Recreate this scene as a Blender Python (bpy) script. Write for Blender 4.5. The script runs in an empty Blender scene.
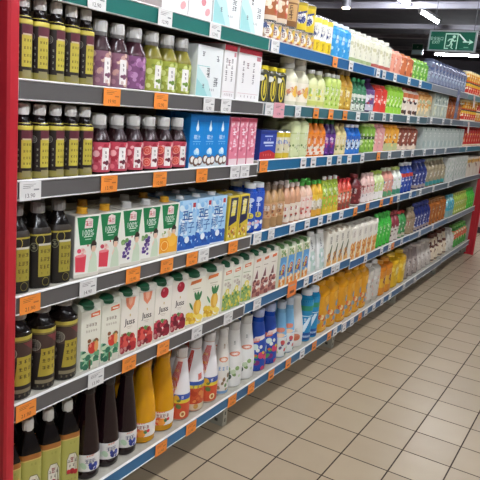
import bpy, bmesh, math, random
from mathutils import Vector, Matrix

S = bpy.context.scene
COL = S.collection
T = 0.2                                   # one floor tile = 20 cm; the plan below is written in tiles
PI = math.pi

# ------------------------------------------------------------------ camera, world, lights, exposure
cam_d = bpy.data.cameras.new('camera')
cam = bpy.data.objects.new('camera', cam_d)
COL.objects.link(cam)
cam_d.sensor_width = 36.0
cam_d.lens = 629.47 / 480 * 36.0
cam_d.clip_start = 0.02
cf = Vector((0.84477029, 0.49093702, -0.21294131))
cr = Vector((0.5170934, -0.85132543, 0.08865338))
cu = Vector((0.13775913, 0.18500229, 0.97303472))
mw = Matrix.Identity(4)
for i in range(3):
    mw[i][0], mw[i][1], mw[i][2] = cr[i], cu[i], -cf[i]
mw.translation = Vector((-1.9017, -1.1615, 1.3805))
cam.matrix_world = mw
S.camera = cam

S.view_settings.view_transform = 'Standard'
S.view_settings.look = 'None'
S.view_settings.gamma = 1.0
S.view_settings.use_curve_mapping = False
S.view_settings.exposure = 1.22

w = bpy.data.worlds.new('world')
S.world = w
w.use_nodes = True
w.node_tree.nodes['Background'].inputs[0].default_value = (0.9, 0.95, 1.0, 1)
w.node_tree.nodes['Background'].inputs[1].default_value = 0.25

TUBE_POWER = 60.0                         # emission of the fluorescent tubes
TUBE_ROWS = [(-3.4, [-11.5, -4.5, 2.0, 8.5, 15.5, 34.0]),     # the row over this aisle; its first lamp is added to brighten the near end
             (-12.5, [-20.0, -13.5, -7.0, 4.0, 30.0]),         # added unseen row over the open floor, brightens the shelf fronts
             (8.7, [14.2, 22.3, 30.4, 38.5]),           # the row over the next aisle, in view
             (1.6, [28.1])]           # the row above the shelves

# ------------------------------------------------------------------ materials
_m = {}
def lin(c):
    return c / 12.92 if c <= 0.04045 else ((c + 0.055) / 1.055) ** 2.4
def rgb(h):
    h = h.lstrip('#')
    return tuple(lin(int(h[i:i + 2], 16) / 255) for i in (0, 2, 4)) + (1.0,)
def M(h, rough=0.5, alpha=1.0, metal=0.0, emit=0.0, spec=0.5):
    key = (h, rough, alpha, metal, emit, spec)
    if key in _m:
        return _m[key]
    m = bpy.data.materials.new('paint_' + h.strip('#'))
    m.use_nodes = True
    b = m.node_tree.nodes['Principled BSDF']
    b.inputs['Base Color'].default_value = rgb(h)
    b.inputs['Roughness'].default_value = rough
    b.inputs['Metallic'].default_value = metal
    b.inputs['Specular IOR Level'].default_value = spec
    b.inputs['Alpha'].default_value = alpha
    if emit:
        b.inputs['Emission Color'].default_value = rgb(h)
        b.inputs['Emission Strength'].default_value = emit
    _m[key] = m
    return m
def noisy(h, h2, scale, rough=0.5, name='mottled', bump=0.0):
    m = bpy.data.materials.new(name)
    m.use_nodes = True
    nt = m.node_tree
    b = nt.nodes['Principled BSDF']
    tc = nt.nodes.new('ShaderNodeTexCoord')
    n = nt.nodes.new('ShaderNodeTexNoise')
    n.inputs['Scale'].default_value = scale
    n.inputs['Detail'].default_value = 5
    r = nt.nodes.new('ShaderNodeValToRGB')
    r.color_ramp.elements[0].position, r.color_ramp.elements[1].position = 0.35, 0.65
    r.color_ramp.elements[0].color, r.color_ramp.elements[1].color = rgb(h), rgb(h2)
    nt.links.new(tc.outputs['Object'], n.inputs['Vector'])
    nt.links.new(n.outputs['Fac'], r.inputs['Fac'])
    nt.links.new(r.outputs['Color'], b.inputs['Base Color'])
    b.inputs['Roughness'].default_value = rough
    return m

# ------------------------------------------------------------------ mesh building
_txt = {}
def text_mesh(s):
    """Outline of a piece of lettering as flat triangles, one unit high."""
    if s not in _txt:
        c = bpy.data.curves.new('lettering', 'FONT')
        c.body = s
        c.resolution_u = 2
        o = bpy.data.objects.new('lettering', c)
        COL.objects.link(o)
        dg = bpy.context.evaluated_depsgraph_get()
        me = bpy.data.meshes.new_from_object(o.evaluated_get(dg))
        vs = [(v.co.x, v.co.y) for v in me.vertices]
        fs = [tuple(p.vertices) for p in me.polygons]
        COL.objects.unlink(o)
        bpy.data.objects.remove(o)
        bpy.data.meshes.remove(me)
        if not vs:
            vs, fs = [(0, 0), (1, 0), (1, 1), (0, 1)], [(0, 1, 2, 3)]
        x0, x1 = min(v[0] for v in vs), max(v[0] for v in vs)
        y0, y1 = min(v[1] for v in vs), max(v[1] for v in vs)
        h = (y1 - y0) or 1
        _txt[s] = ([((x - (x0 + x1) / 2) / h, (y - y0) / h - 0.5) for x, y in vs], fs, (x1 - x0) / h)
    return _txt[s]

class MB:
    """Collects faces with materials and links them as ONE mesh object."""
    def __init__(self):
        self.v, self.f, self.mi, self.mats = [], [], [], []
    def _mat(self, m):
        if m not in self.mats:
            self.mats.append(m)
        return self.mats.index(m)
    def add(self, vs, fs, m):
        b, k = len(self.v), self._mat(m)
        self.v += [tuple(x) for x in vs]
        for f in fs:
            self.f.append(tuple(b + i for i in f))
            self.mi.append(k)
        return self
    def lathe(self, prof, m, seg=20, e=2.0, dr=1.0, c=(0, 0, 0)):
        """prof: (radius, z); e: 2 = round, more = squarer; dr: depth to width."""
        vs, fs = [], []
        for r, z in prof:
            for k in range(seg):
                t = 2 * PI * (k + 0.5) / seg
                q = sect(t, e) * r
                vs.append((c[0] + q * math.sin(t), c[1] - q * math.cos(t) * dr, c[2] + z))
        for i in range(len(prof) - 1):
            for k in range(seg):
                a, b = i * seg + k, i * seg + (k + 1) % seg
                fs.append((a, b, b + seg, a + seg))
        fs.append(tuple(reversed(range(seg))))
        fs.append(tuple(range((len(prof) - 1) * seg, len(prof) * seg)))
        return self.add(vs, fs, m)
    def box(self, x0, x1, y0, y1, z0, z1, m, bev=0.0):
        bm = bmesh.new()
        bmesh.ops.create_cube(bm, size=1)
        for v in bm.verts:
            v.co = Vector((x0 + (v.co.x + .5) * (x1 - x0), y0 + (v.co.y + .5) * (y1 - y0), z0 + (v.co.z + .5) * (z1 - z0)))
        if bev:
            bmesh.ops.bevel(bm, geom=list(bm.edges), offset=bev, segments=2, affect='EDGES', profile=0.5)
        bm.verts.ensure_lookup_table()
        self.add([v.co[:] for v in bm.verts], [[v.index for v in f.verts] for f in bm.faces], m)
        bm.free()
        return self
    def prism(self, pts, x0, x1, m):
        """a profile in (y, z) pushed along x"""
        n = len(pts)
        vs = [(x0, y, z) for y, z in pts] + [(x1, y, z) for y, z in pts]
        fs = [(i, (i + 1) % n, n + (i + 1) % n, n + i) for i in range(n)] + [tuple(reversed(range(n))), tuple(range(n, 2 * n))]
        return self.add(vs, fs, m)
    def rod(self, a, b, r, m, seg=12):
        a, b = Vector(a), Vector(b)
        d = (b - a).normalized()
        s = d.orthogonal().normalized()
        t = d.cross(s)
        vs = [tuple(p + (s * math.cos(2 * PI * k / seg) + t * math.sin(2 * PI * k / seg)) * r) for p in (a, b) for k in range(seg)]
        fs = [(k, (k + 1) % seg, seg + (k + 1) % seg, seg + k) for k in range(seg)] + [tuple(reversed(range(seg))), tuple(range(seg, 2 * seg))]
        return self.add(vs, fs, m)
    def build(self, name, parent=None, smooth=True):
        me = bpy.data.meshes.new(name)
        me.from_pydata(self.v, [], self.f)
        for m in self.mats:
            me.materials.append(m)
        me.polygons.foreach_set('material_index', self.mi)
        bm = bmesh.new()
        bm.from_mesh(me)
        bmesh.ops.recalc_face_normals(bm, faces=bm.faces)
        bm.to_mesh(me)
        bm.free()
        if smooth:
            me.polygons.foreach_set('use_smooth', [True] * len(me.polygons))
            me.set_sharp_from_angle(angle=math.radians(38))
        me.update()
        o = bpy.data.objects.new(name, me)
        COL.objects.link(o)
        if parent:
            o.parent = parent
        return o

def sect(t, e):
    if e == 2.0:
        return 1.0
    return (abs(math.sin(t)) ** e + abs(math.cos(t)) ** e) ** (-1 / e)

class Art:
    """Printed shapes laid on a label: u in -1..1 across, v in 0..1 up; W, H its size in metres."""
    def __init__(self, surf, W, H, rough=0.45, span=0.0):
        self.s, self.W, self.H, self.mb, self.k, self.rough, self.span = surf, W, H, MB(), 0, rough, span
    def _steps(self, du, most):
        return max(1, math.ceil(du * self.span / 2 / most)) if self.span else 1
    def _put(self, uv, fs, col, k=None):
        if k is None:
            self.k += 1
            k = self.k
        self.mb.add([self.s(max(-1, min(1, u)), max(0, min(1, v)), k) for u, v in uv], fs, M(col, self.rough))
    def rect(self, u0, u1, v0, v1, col, k=None, nv=1):
        nv = max(nv, math.ceil((v1 - v0) / .08)) if self.span else 1
        n = self._steps(u1 - u0, .16)
        uv = [(u0 + (u1 - u0) * i / n, v0 + (v1 - v0) * j / nv) for j in range(nv + 1) for i in range(n + 1)]
        self._put(uv, [(j * (n + 1) + i, j * (n + 1) + i + 1, (j + 1) * (n + 1) + i + 1, (j + 1) * (n + 1) + i) for j in range(nv) for i in range(n)], col, k)
    def ell(self, cu, cv, ru, rv, col, k=None, n=14, rot=0.0):
        uv, R = [(cu, cv)], self._steps(max(ru, rv * self.H / (self.W / 2) * abs(math.sin(rot))), .15)
        R = max(R, math.ceil(rv / .06)) if self.span else 1
        for j in range(1, R + 1):
            for i in range(n):
                a = 2 * PI * i / n
                x, y = ru * self.W / 2 * math.cos(a) * j / R, rv * self.H * math.sin(a) * j / R
                x, y = x * math.cos(rot) - y * math.sin(rot), x * math.sin(rot) + y * math.cos(rot)
                uv.append((cu + x / (self.W / 2), cv + y / self.H))
        fs = [(0, 1 + i, 1 + (i + 1) % n) for i in range(n)]
        for j in range(R - 1):
            b = 1 + j * n
            fs += [(b + i, b + n + i, b + n + (i + 1) % n, b + (i + 1) % n) for i in range(n)]
        self._put(uv, fs, col, k)
    def circ(self, cu, cv, r, col, k=None, n=16):
        """r in metres"""
        self.ell(cu, cv, r / (self.W / 2), r / self.H, col, k, n)
    def ring(self, cu, cv, r, t, col, n=18):
        uv = []
        for i in range(n):
            a = 2 * PI * i / n
            for q in (r, r - t):
                uv.append((cu + q * math.cos(a) / (self.W / 2), cv + q * math.sin(a) / self.H))
        self._put(uv, [(2 * i, 2 * ((i + 1) % n), 2 * ((i + 1) % n) + 1, 2 * i + 1) for i in range(n)], col)
    def poly(self, pts, col, k=None):
        if not self.span:
            self._put(pts, [tuple(range(len(pts)))], col, k)
            return
        u0, u1 = min(q[0] for q in pts), max(q[0] for q in pts)
        n = self._steps(u1 - u0, .16)
        if k is None:
            self.k += 1
            k = self.k
        def clip(ps, u, sgn, ax=0):
            out = []
            for p, q in zip(ps, ps[1:] + ps[:1]):
                ip, iq = sgn * (p[ax] - u) >= 0, sgn * (q[ax] - u) >= 0
                if ip:
                    out.append(p)
                if ip != iq:
                    t = (u - p[ax]) / (q[ax] - p[ax])
                    out.append((p[0] + (q[0] - p[0]) * t, p[1] + (q[1] - p[1]) * t))
            return out
        v0, v1 = min(q[1] for q in pts), max(q[1] for q in pts)
        m = math.ceil((v1 - v0) / .08)
        for i in range(n):                    # cut into upright strips so that it follows the curve
            a, b = u0 + (u1 - u0) * i / n, u0 + (u1 - u0) * (i + 1) / n
            strip = clip(clip(list(pts), a, 1), b, -1)
            for j in range(m):
                c, d = v0 + (v1 - v0) * j / m, v0 + (v1 - v0) * (j + 1) / m
                ps = clip(clip(strip, c, 1, 1), d, -1, 1) if len(strip) > 2 else []
                if len(ps) > 2:
                    self._put(ps, [tuple(range(len(ps)))], col, k)
    def text(self, s, cu, cv, h, col, squeeze=1.0):
        vs, fs, wd = text_mesh(s)
        self._put([(cu + x * h * squeeze / (self.W / 2), cv + y * h / self.H) for x, y in vs], fs, col)
    def glyph(self, cu, cv, h, col, seed=0):
        """a character too small to read: a few brush strokes, h in metres"""
        r = random.Random(seed)
        self.k += 1
        k = self.k
        hu, hv = h / (self.W / 2) / 2, h / self.H / 2
        for i in range(3):
            y = cv + hv * (0.8 - 0.75 * i + r.uniform(-.15, .15))
            x0, x1 = cu - hu * r.uniform(.5, 1), cu + hu * r.uniform(.4, 1)
            self.rect(x0, x1, y - hv * .13, y + hv * .13, col, k)
        for i in range(2):
            x = cu + hu * r.uniform(-.6, .6)
            y0, y1 = cv - hv * r.uniform(.5, 1), cv + hv * r.uniform(.4, 1)
            self.rect(x - hu * .13, x + hu * .13, y0, y1, col, k)
    def glyphs(self, us, vs, h, col, seed=0):
        for i, u in enumerate(us):
            for j, v in enumerate(vs):
                self.glyph(u, v, h, col, seed + 7 * i + j)
    def blobs(self, u0, u1, v0, v1, cols, n, r, seed=1, flat=1.0):
        q = random.Random(seed)
        for i in range(n):
            a = r * q.uniform(.6, 1.2)
            self.ell(q.uniform(u0, u1), q.uniform(v0, v1), a / (self.W / 2), a * flat * q.uniform(.7, 1) / self.H, cols[i % len(cols)], n=10, rot=q.uniform(-.8, .8))
    def build(self, parent, name='label'):
        return self.mb.build(name, parent, smooth=True)

def lerp_prof(prof, z):
    for (r0, z0), (r1, z1) in zip(prof, prof[1:]):
        if z0 <= z <= z1 and z1 > z0:
            return r0 + (r1 - r0) * (z - z0) / (z1 - z0)
    return prof[-1][0]
def round_surf(prof, z0, z1, span, e=2.0, dr=1.0):
    def s(u, v, k):
        z = z0 + (z1 - z0) * v
        t = u * span / 2
        q = (lerp_prof(prof, z)) * sect(t, e) + 0.00025 + (0.0002 if k else 0) + 0.00003 * min(k, 60)
        return (q * math.sin(t), -q * math.cos(t) * dr, z)
    return s
def front_surf(wd, z0, z1, y):
    return lambda u, v, k: (u * wd / 2, y - 0.0002 - 0.00002 * min(k, 140), z0 + (z1 - z0) * v)
def side_surf(dp, z0, z1, x, yc):
    return lambda u, v, k: (x - 0.0002 - 0.00002 * min(k, 140), yc - u * dp / 2, z0 + (z1 - z0) * v)

def root_of(name):
    o = bpy.data.objects.new(name, None)
    o.empty_display_size = 0.02
    COL.objects.link(o)
    return o
def describe(o, label, cat, group=None):
    o['label'], o['category'] = label, cat
    if group:
        o['group'] = group
    return o
def structure(o, label=None, cat=None):
    o['kind'] = 'structure'
    if label:
        o['label'] = label
        o['category'] = cat
    return o
def kids(o):
    return [c for c in COL.objects if c.parent == o]
_kidcache = {}
def dup(root):
    if root not in _kidcache:
        _kidcache[root] = [(c, kids(c)) for c in kids(root)]
    r = root.copy()
    COL.objects.link(r)
    for c, gs in _kidcache[root]:
        d = c.copy()
        COL.objects.link(d)
        d.parent = r
        for g in gs:
            h = g.copy()
            COL.objects.link(h)
            h.parent = d
    return r
_ones = ['', 'first', 'second', 'third', 'fourth', 'fifth', 'sixth', 'seventh', 'eighth', 'ninth', 'tenth', 'eleventh', 'twelfth', 'thirteenth', 'fourteenth', 'fifteenth', 'sixteenth', 'seventeenth', 'eighteenth', 'nineteenth']
_tens = {2: 'twent', 3: 'thirt', 4: 'fort', 5: 'fift'}
def nth(n):
    if n < 20:
        return _ones[n]
    t, u = divmod(n, 10)
    return _tens[t] + 'ieth' if u == 0 else _tens[t] + 'y-' + _ones[u]

# ------------------------------------------------------------------ the room
def floor_material():
    m = bpy.data.materials.new('ceramic_floor_tiles')
    m.use_nodes = True
    nt = m.node_tree
    L = nt.links
    b = nt.nodes['Principled BSDF']
    tc = nt.nodes.new('ShaderNodeTexCoord')
    sep = nt.nodes.new('ShaderNodeSeparateXYZ')
    L.new(tc.outputs['Object'], sep.inputs[0])
    def math_(op, a, bb=None):
        n = nt.nodes.new('ShaderNodeMath')
        n.operation = op
        for i, q in enumerate((a, bb)):
            if q is None:
                continue
            if isinstance(q, (int, float)):
                n.inputs[i].default_value = q
            else:
                L.new(q, n.inputs[i])
        return n.outputs[0]
    lines, cells = [], []
    for ax in (0, 1):
        t = math_('DIVIDE', sep.outputs[ax], T)
        cells.append(math_('FLOOR', t))
        d = math_('ABSOLUTE', math_('SUBTRACT', math_('FRACT', math_('ADD', t, 0.5)), 0.5))
        lines.append(math_('LESS_THAN', d, 0.015))
    grout = math_('MAXIMUM', lines[0], lines[1])
    cmb = nt.nodes.new('ShaderNodeCombineXYZ')
    L.new(cells[0], cmb.inputs[0])
    L.new(cells[1], cmb.inputs[1])
    wn = nt.nodes.new('ShaderNodeTexWhiteNoise')
    wn.noise_dimensions = '2D'
    L.new(cmb.outputs[0], wn.inputs['Vector'])
    no = nt.nodes.new('ShaderNodeTexNoise')
    no.inputs['Scale'].default_value = 9
    no.inputs['Detail'].default_value = 6
    L.new(tc.outputs['Object'], no.inputs['Vector'])
    mixv = math_('ADD', math_('MULTIPLY', wn.outputs['Value'], 0.5), math_('MULTIPLY', no.outputs['Fac'], 0.5))
    ramp = nt.nodes.new('ShaderNodeValToRGB')
    ramp.color_ramp.elements[0].color, ramp.color_ramp.elements[1].color = rgb(FLOOR_A), rgb(FLOOR_B)
    L.new(mixv, ramp.inputs['Fac'])
    mx = nt.nodes.new('ShaderNodeMix')
    mx.data_type = 'RGBA'
    L.new(grout, mx.inputs['Factor'])
    L.new(ramp.outputs['Color'], mx.inputs['A'])
    mx.inputs['B'].default_value = rgb('#38291c')
    L.new(mx.outputs['Result'], b.inputs['Base Color'])
    rg = math_('ADD', 0.3, math_('MULTIPLY', grout, 0.5))
    L.new(rg, b.inputs['Roughness'])
    b.inputs['Specular IOR Level'].default_value = 0.4
    return m
FLOOR_A, FLOOR_B = '#9e8c73', '#ae9d83'

RX0, RX1, RY0, RY1, RZ = -22, 96, -30, 48, 16.4       # the hall, in tiles
mb = MB().box(RX0 * T, RX1 * T, RY0 * T, RY1 * T, -0.1, 0, floor_material())
structure(mb.build('floor', smooth=False))
dark = noisy('#4c4a52', '#55535a', 3, 0.8, 'dark_painted_ceiling')
mb = MB().box(RX0 * T, RX1 * T, RY0 * T, RY1 * T, RZ * T, RZ * T + .1, dark)
structure(mb.build('ceiling', smooth=False))
wallm = noisy('#6d686e', '#757076', 2, 0.8, 'grey_wall_paint')
for nm, a in dict(wall_far=(RX1, RX1 + .5, RY0, RY1), wall_near=(RX0 - .5, RX0, RY0, RY1), wall_opposite=(RX0, RX1, RY0 - .5, RY0), wall_behind_shelves=(RX0, RX1, RY1, RY1 + .5)).items():
    mb = MB().box(a[0] * T, a[1] * T, a[2] * T, a[3] * T, 0, RZ * T, wallm)
    structure(mb.build(nm, smooth=False))
steel = noisy('#92909a', '#9c9aa2', 4, 0.5, 'grey_steel_beam')
n = 0
for x, z0, z1, wd in ((27.5, 14.5, 14.95, .5), (36.0, 14.3, 14.74, .5), (46.2, 14.32, 14.7, .5), (53.4, 14.4, 14.75, .5), (64, 14.4, 14.75, .5)):
    n += 1
    b = MB()
    x0, x1, y0, y1, t = (x - wd / 2) * T, (x + wd / 2) * T, RY0 * T, RY1 * T, .015
    b.box(x0, x1, y0, y1, z0 * T, z0 * T + t, steel)
    b.box(x0, x1, y0, y1, z1 * T - t, z1 * T, steel)
    b.box(x * T - t / 2, x * T + t / 2, y0, y1, z0 * T + t, z1 * T - t, steel)
    structure(b.build('trim_%d' % n, smooth=False))

# ------------------------------------------------------------------ lamps
def tube_lamp(x0, x1, y, z, axis='x'):
    r = root_of('fluorescent_lamp')
    L = (x1 - x0) * T
    h = MB()
    h.box(-.0, L, -.045, .045, .03, .075, M('#c9cacd', .4), .006)
    h.build('lamp_housing', r)
    e = MB()
    e.rod((.03, 0, .008), (L - .03, 0, .008), .021, M('#f4f8ff', .4, 1, 0, TUBE_POWER))
    e.build('tube', r)
    for q in (.0, L - .03):
        MB().box(q, q + .03, -.02, .02, -.016, .03, M('#dddddd', .4), .003).build('end_cap', r)
    s = MB()
    for q in (L * .2, L * .8):
        s.rod((q, 0, .075), (q, 0, RZ * T - z * T), .004, M('#77777b', .4, 1, .8), 6)
    s.build('hanging_wire_frame', r)
    r.location = (x0 * T, y * T, z * T)
    if axis == 'y':
        r.rotation_euler.z = PI / 2
    return r
for ri, (y, xs) in enumerate(TUBE_ROWS):
    for i, x in enumerate(xs):
        o = tube_lamp(x, x + 5.3, y, 14.5)
        row = ('unseen row over the aisle', 'added row over open floor', 'row beyond the shelves', 'row above the shelves')[ri]
        describe(o, 'white fluorescent tube hung from the dark ceiling, %s in the %s' % (nth(i + 1), row), 'lamp', 'fluorescent tubes under the ceiling')
describe(tube_lamp(68, 73.2, 10.0, 14.4, 'y'), 'white fluorescent tube hung crosswise below the green exit sign', 'lamp', 'fluorescent tubes under the ceiling')

r = root_of('ceiling_spotlight')
b = MB().lathe([(.055, .06), (.062, .0), (.062, .2), (.05, .22)], M('#9b9aa0', .35, 1, .4), 20)
b.build('lamp_body', r)
MB().lathe([(.05, -.012), (.056, .002), (.056, .01)], M('#fff2d8', .4, 1, 0, 9.0), 20).build('lens', r)
MB().rod((0, 0, .22), (0, 0, RZ * T - 14.2 * T), .008, M('#88888c', .4), 8).build('stem', r)
r.location = (35.4 * T, 13.2 * T, 14.25 * T)
describe(r, 'grey cylinder spotlight with a bright lens hanging among the roof beams', 'lamp')

# ------------------------------------------------------------------ the gondola: five bays and two red end panels
BX = [-4.42, 1.48, 7.48, 13.5, 19.5, 25.5]
BZ = [[8.15, 6.95, 5.75, 4.28, 2.80, .83], [8.15, 6.95, 5.82, 4.32, 2.82, .82], [8.15, 6.98, 5.85, 4.36, 2.70, .76], [8.15, 7.0, 5.85, 4.36, 2.68, .76], [8.15, 7.0, 5.85, 4.38, 2.66, .80]]
STRIP = [['#17695f', '#5d5a58', '#5d5a58', '#5d5a58', '#5d5a58', '#2f6c97'],
         ['#1d5f94', '#3c6a72', '#1f668f', '#1f6492', '#2a6590', '#2a6590'],
         ['#2a6a96', '#4e6a72', '#5a6870', '#2d608c', '#2f5f8c', '#34618c'],
         ['#7d8288', '#6a747c', '#64727c', '#64727a', '#4c6c8c', '#77818c'],
         ['#6c8a8c', '#7c848a', '#3f7688', '#6a7880', '#7d8894', '#7a8694']]
LIP = .03                                  # board surface lies this far under the rail's top edge
metal = noisy('#9d988b', '#aca799', 30, 0.45, 'grey_white_shelf_enamel')
white_pl = M('#d8d6d2', .35)
backm = noisy('#8d8069', '#988a73', 5, 0.6, 'grey_back_board')
bayname = ['first', 'second', 'third', 'fourth', 'fifth']
baylook = ['grey price strips', 'bright blue price strips', 'mixed blue and grey price strips', 'pale grey price strips', 'teal and grey price strips']
for k in range(5):
    x0, x1 = BX[k] * T, BX[k + 1] * T
    r = root_of('shelving_bay')
    r.location = (x0, 0, 0)
    L = x1 - x0
    MB().box(.012, L - .012, 2.68 * T, 2.74 * T, .05, 8.6 * T, backm).build('back_panel', r, False)
    for s in ((0,) if k < 4 else (0, 1)):
        xx = L - .006 if s else .006
        p = MB().box(xx - .0055, xx + .0055, 2.60 * T, 2.80 * T, 0, 8.7 * T, metal, .002)
        p.build('upright', r, False)
    for s in (0, 1):
        if s == 0 and k > 0:
            continue
        xx = L - .0205 if s else .022
        f = MB()
        f.prism([(.49 * T, 0), (2.57 * T, 0), (2.57 * T, .5 * T), (.62 * T, .5 * T), (.49 * T, .42 * T)], xx - .017, xx + .017, M('#a8a594', .45))
        for hz in (.018, .05):
            f.box(xx - .018, xx - .0172, .62 * T, .7 * T, hz, hz + .014, M('#4a4a44', .6))
            f.box(xx - .004, xx + .004, .486 * T, .49 * T, hz, hz + .016, M('#4a4a44', .6))
        f.build('foot', r, False)
    for s, z in enumerate(BZ[k]):
        z *= T
        zs = z - LIP * T
        g = .0015
        bd = MB().box(g, L - g, .352 * T, 2.6 * T, zs - .020, zs, metal, .002)
        for q in range(1, 9):             # stiffening folds under the board
            bd.box(L * q / 9 - .004, L * q / 9 + .004, .5 * T, 2.5 * T, zs - .026, zs - .019, metal)
        bd.build('shelf_board', r, False)
        y = .33 * T
        h = .255 * T
        prof = [(y + .004, z), (y - .001, z), (y - .004, z - .003), (y - .001, z - .005), (y - .0, z - h + .004), (y - .004, z - h + .002), (y - .002, z - h), (y + .004, z - h)]
        ra = MB().prism(prof, g, L - g, white_pl).build('price_rail', r, False)
        MB().box(.006, L - .006, y - .0018, y + .003, z - h + .0045, z - .0055, M(STRIP[k][s], .4)).build('insert_strip', ra, False)
    describe(r, '%s shelving bay from the near red end panel, with %s' % (bayname[k], baylook[k]), 'shelving', 'bays of the long drinks gondola')

def end_panel(x, y0, y1, z1, label):
    r = root_of('end_panel')
    red = noisy('#b3202c', '#bd2531', 2, 0.4, 'red_enamel')
    MB().box(-.025, 0, (y0 + .12) * T, y1 * T, 0, z1 * T, red, .004).build('board', r, False)
    MB().lathe([(.017, 0), (.017, z1 * T)], red, 16, 4.0, 1.0, (-.0145, (y0 + .1) * T, 0)).build('edge_post', r)
    MB().box(-.03, .001, (y0) * T, y1 * T, z1 * T, z1 * T + .02, M('#8f1a24', .4), .004).build('cap_strip', r, False)
    if x > 0:
        MB().box(-.0296, -.0256, .42 * T, 2.6 * T, .02, (z1 - .05) * T, M('#a39c90', .5), .001).build('inner_lining', r, False)
    r.location = (x * T, 0, 0)
    describe(r, label, 'panel', 'red end panels of the drinks gondola')
end_panel(-4.432, .25, 5.6, 9.4, 'wide red end panel beside the dark plum juice bottles, at the near end')
end_panel(25.66, .0, 5.6, 7.1, 'narrow red end panel closing the far end of the shelves')

# ------------------------------------------------------------------ drinks: builders (sizes in tiles, art on the label)
PET = [(.0, .0), (.86, .0), (.97, .012), (1, .03), (1, .60), (.96, .66), (.80, .74), (.56, .82), (.42, .87), (.38, .89), (.38, .905)]
JUICE = [(.0, .0), (.9, .0), (1, .02), (1, .56), (.96, .60), (.62, .75), (.56, .78), (.56, .79)]
PLUM = [(.0, .0), (.93, .0), (1, .015), (1, .70), (.98, .735), (.66, .78), (.56, .83), (.54, .87)]
SQUAREP = [(.0, .0), (.96, .0), (1, .012), (1, .655), (.97, .68), (.62, .80), (.42, .86), (.40, .89)]
CARAFE = [(.0, .0), (.86, .0), (.98, .02), (1, .06), (1, .27), (.97, .36), (.86, .50), (.70, .66), (.55, .80), (.48, .88), (.50, .90), (.50, .925), (.46, .93)]
CONE = [(.0, .0), (.88, .0), (.98, .015), (1, .05), (1, .30), (.97, .38), (.80, .56), (.62, .74), (.50, .86), (.46, .88)]
MILK = [(.0, .0), (.9, .0), (1, .02), (1, .62), (.95, .70), (.72, .80), (.52, .88), (.5, .9)]
SLIM = [(.0, .0), (.9, .0), (1, .012), (1, .80), (.96, .84), (.80, .88), (.78, .90)]
CAN = [(.0, .0), (.80, .0), (.86, .004), (1, .03), (1, .94), (.88, .975), (.88, 1.0), (.84, 1.0), (.82, .985), (.0, .985)]
FLATB = [(.0, .0), (.93, .0), (1, .02), (1, .78), (.94, .83), (.66, .88), (.5, .905), (.5, .91)]

def bottle(name, prof, w, h, body, cap='#fbfaf6', capz=None, capr=None, lab=(.06, .56), base=None, art=None, e=2.0, dr=1.0, span=3.6, collar=None, capr2=None, rough=.18, seg=20, alpha=1.0):
    W, H = w * T, h * T
    r = root_of(name)
    pf = [(q * W / 2, z * H) for q, z in prof]
    MB().lathe(pf, M(body, rough, alpha), seg, e, dr).build('bottle_body', r)
    cz = capz if capz is not None else prof[-1][1] - .01
    cr = (capr if capr else prof[-1][0] + .06) * W / 2
    if collar:
        MB().lathe([(cr * .96, cz * H - .002), (cr * 1.04, cz * H), (cr * 1.04, collar[1] * H)], M(collar[0], .2, .85), seg).build('neck_collar', r)
        cz = collar[1]
    c = MB().lathe([(cr * .97, cz * H), (cr, cz * H + .002), (cr, H * .985), (cr * .92, H)], M(cap, .4), seg)
    for q in range(12):                   # grip ridges
        a = 2 * PI * q / 12
        c.rod((cr * math.sin(a), -cr * math.cos(a), cz * H + .003), (cr * math.sin(a), -cr * math.cos(a), H * .97), .0011, M(cap, .4), 4)
    c.build('bottle_cap', r)
    if base or art:
        z0, z1 = lab[0] * H, lab[1] * H
        A = Art(round_surf(pf, z0, z1, span, e, dr), W / 2 * span * (1.0 if e == 2 else 1.15), z1 - z0, span=span)
        if base:
            A.rect(-1, 1, 0, 1, base, 0, nv=6)
        if art:
            art(A)
        A.build(r)
    return r
def can(name, w, h, base, art=None, seg=20):
    W, H = w * T, h * T
    r = root_of(name)
    pf = [(q * W / 2, z * H) for q, z in CAN]
    MB().lathe(pf, M('#c9c9c9', .25, 1, .8), seg).build('can_body', r)
    A = Art(round_surf(pf, .035 * H, .935 * H, 4.2), W / 2 * 4.2, .9 * H, .3, 4.2)
    A.rect(-1, 1, 0, 1, base, 0, nv=2)
    if art:
        art(A)
    A.build(r)
    return r
def carton(name, w, h, d, body, art=None, side=None, cap=None, capw=.3, capx=0.0, body_h=None, bev=.002, top=None):
    """flat topped carton; cap: colour of the screw cap on its lid"""
    W, H, D = w * T, (body_h or h) * T, d * T
    r = root_of(name)
    MB().box(-W / 2, W / 2, -D / 2, D / 2, 0, H, M(body, .4), bev).build('carton_body', r, False)
    A = Art(front_surf(W - 2 * bev, bev, H - bev, -D / 2), W, H)
    if art:
        art(A)
        A.build(r, 'front_print')
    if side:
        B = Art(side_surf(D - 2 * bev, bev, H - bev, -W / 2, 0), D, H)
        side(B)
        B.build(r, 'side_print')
    if top:
        MB().box(-W / 2 + .001, W / 2 - .001, -D / 2 + .001, D / 2 - .001, H + .0002, H + .002, M(top, .4), .0005).build('lid_print', r, False)
    if cap:
        cr = capw * W / 2
        MB().lathe([(cr * 1.15, H + .0003), (cr * 1.15, H + .003), (cr, H + .003), (cr, h * T * .995), (cr * .9, h * T)], M(cap, .4), 14, 2, 1, (capx * W / 2, -D * .1, 0)).build('screw_cap', r)
    return r
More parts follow.
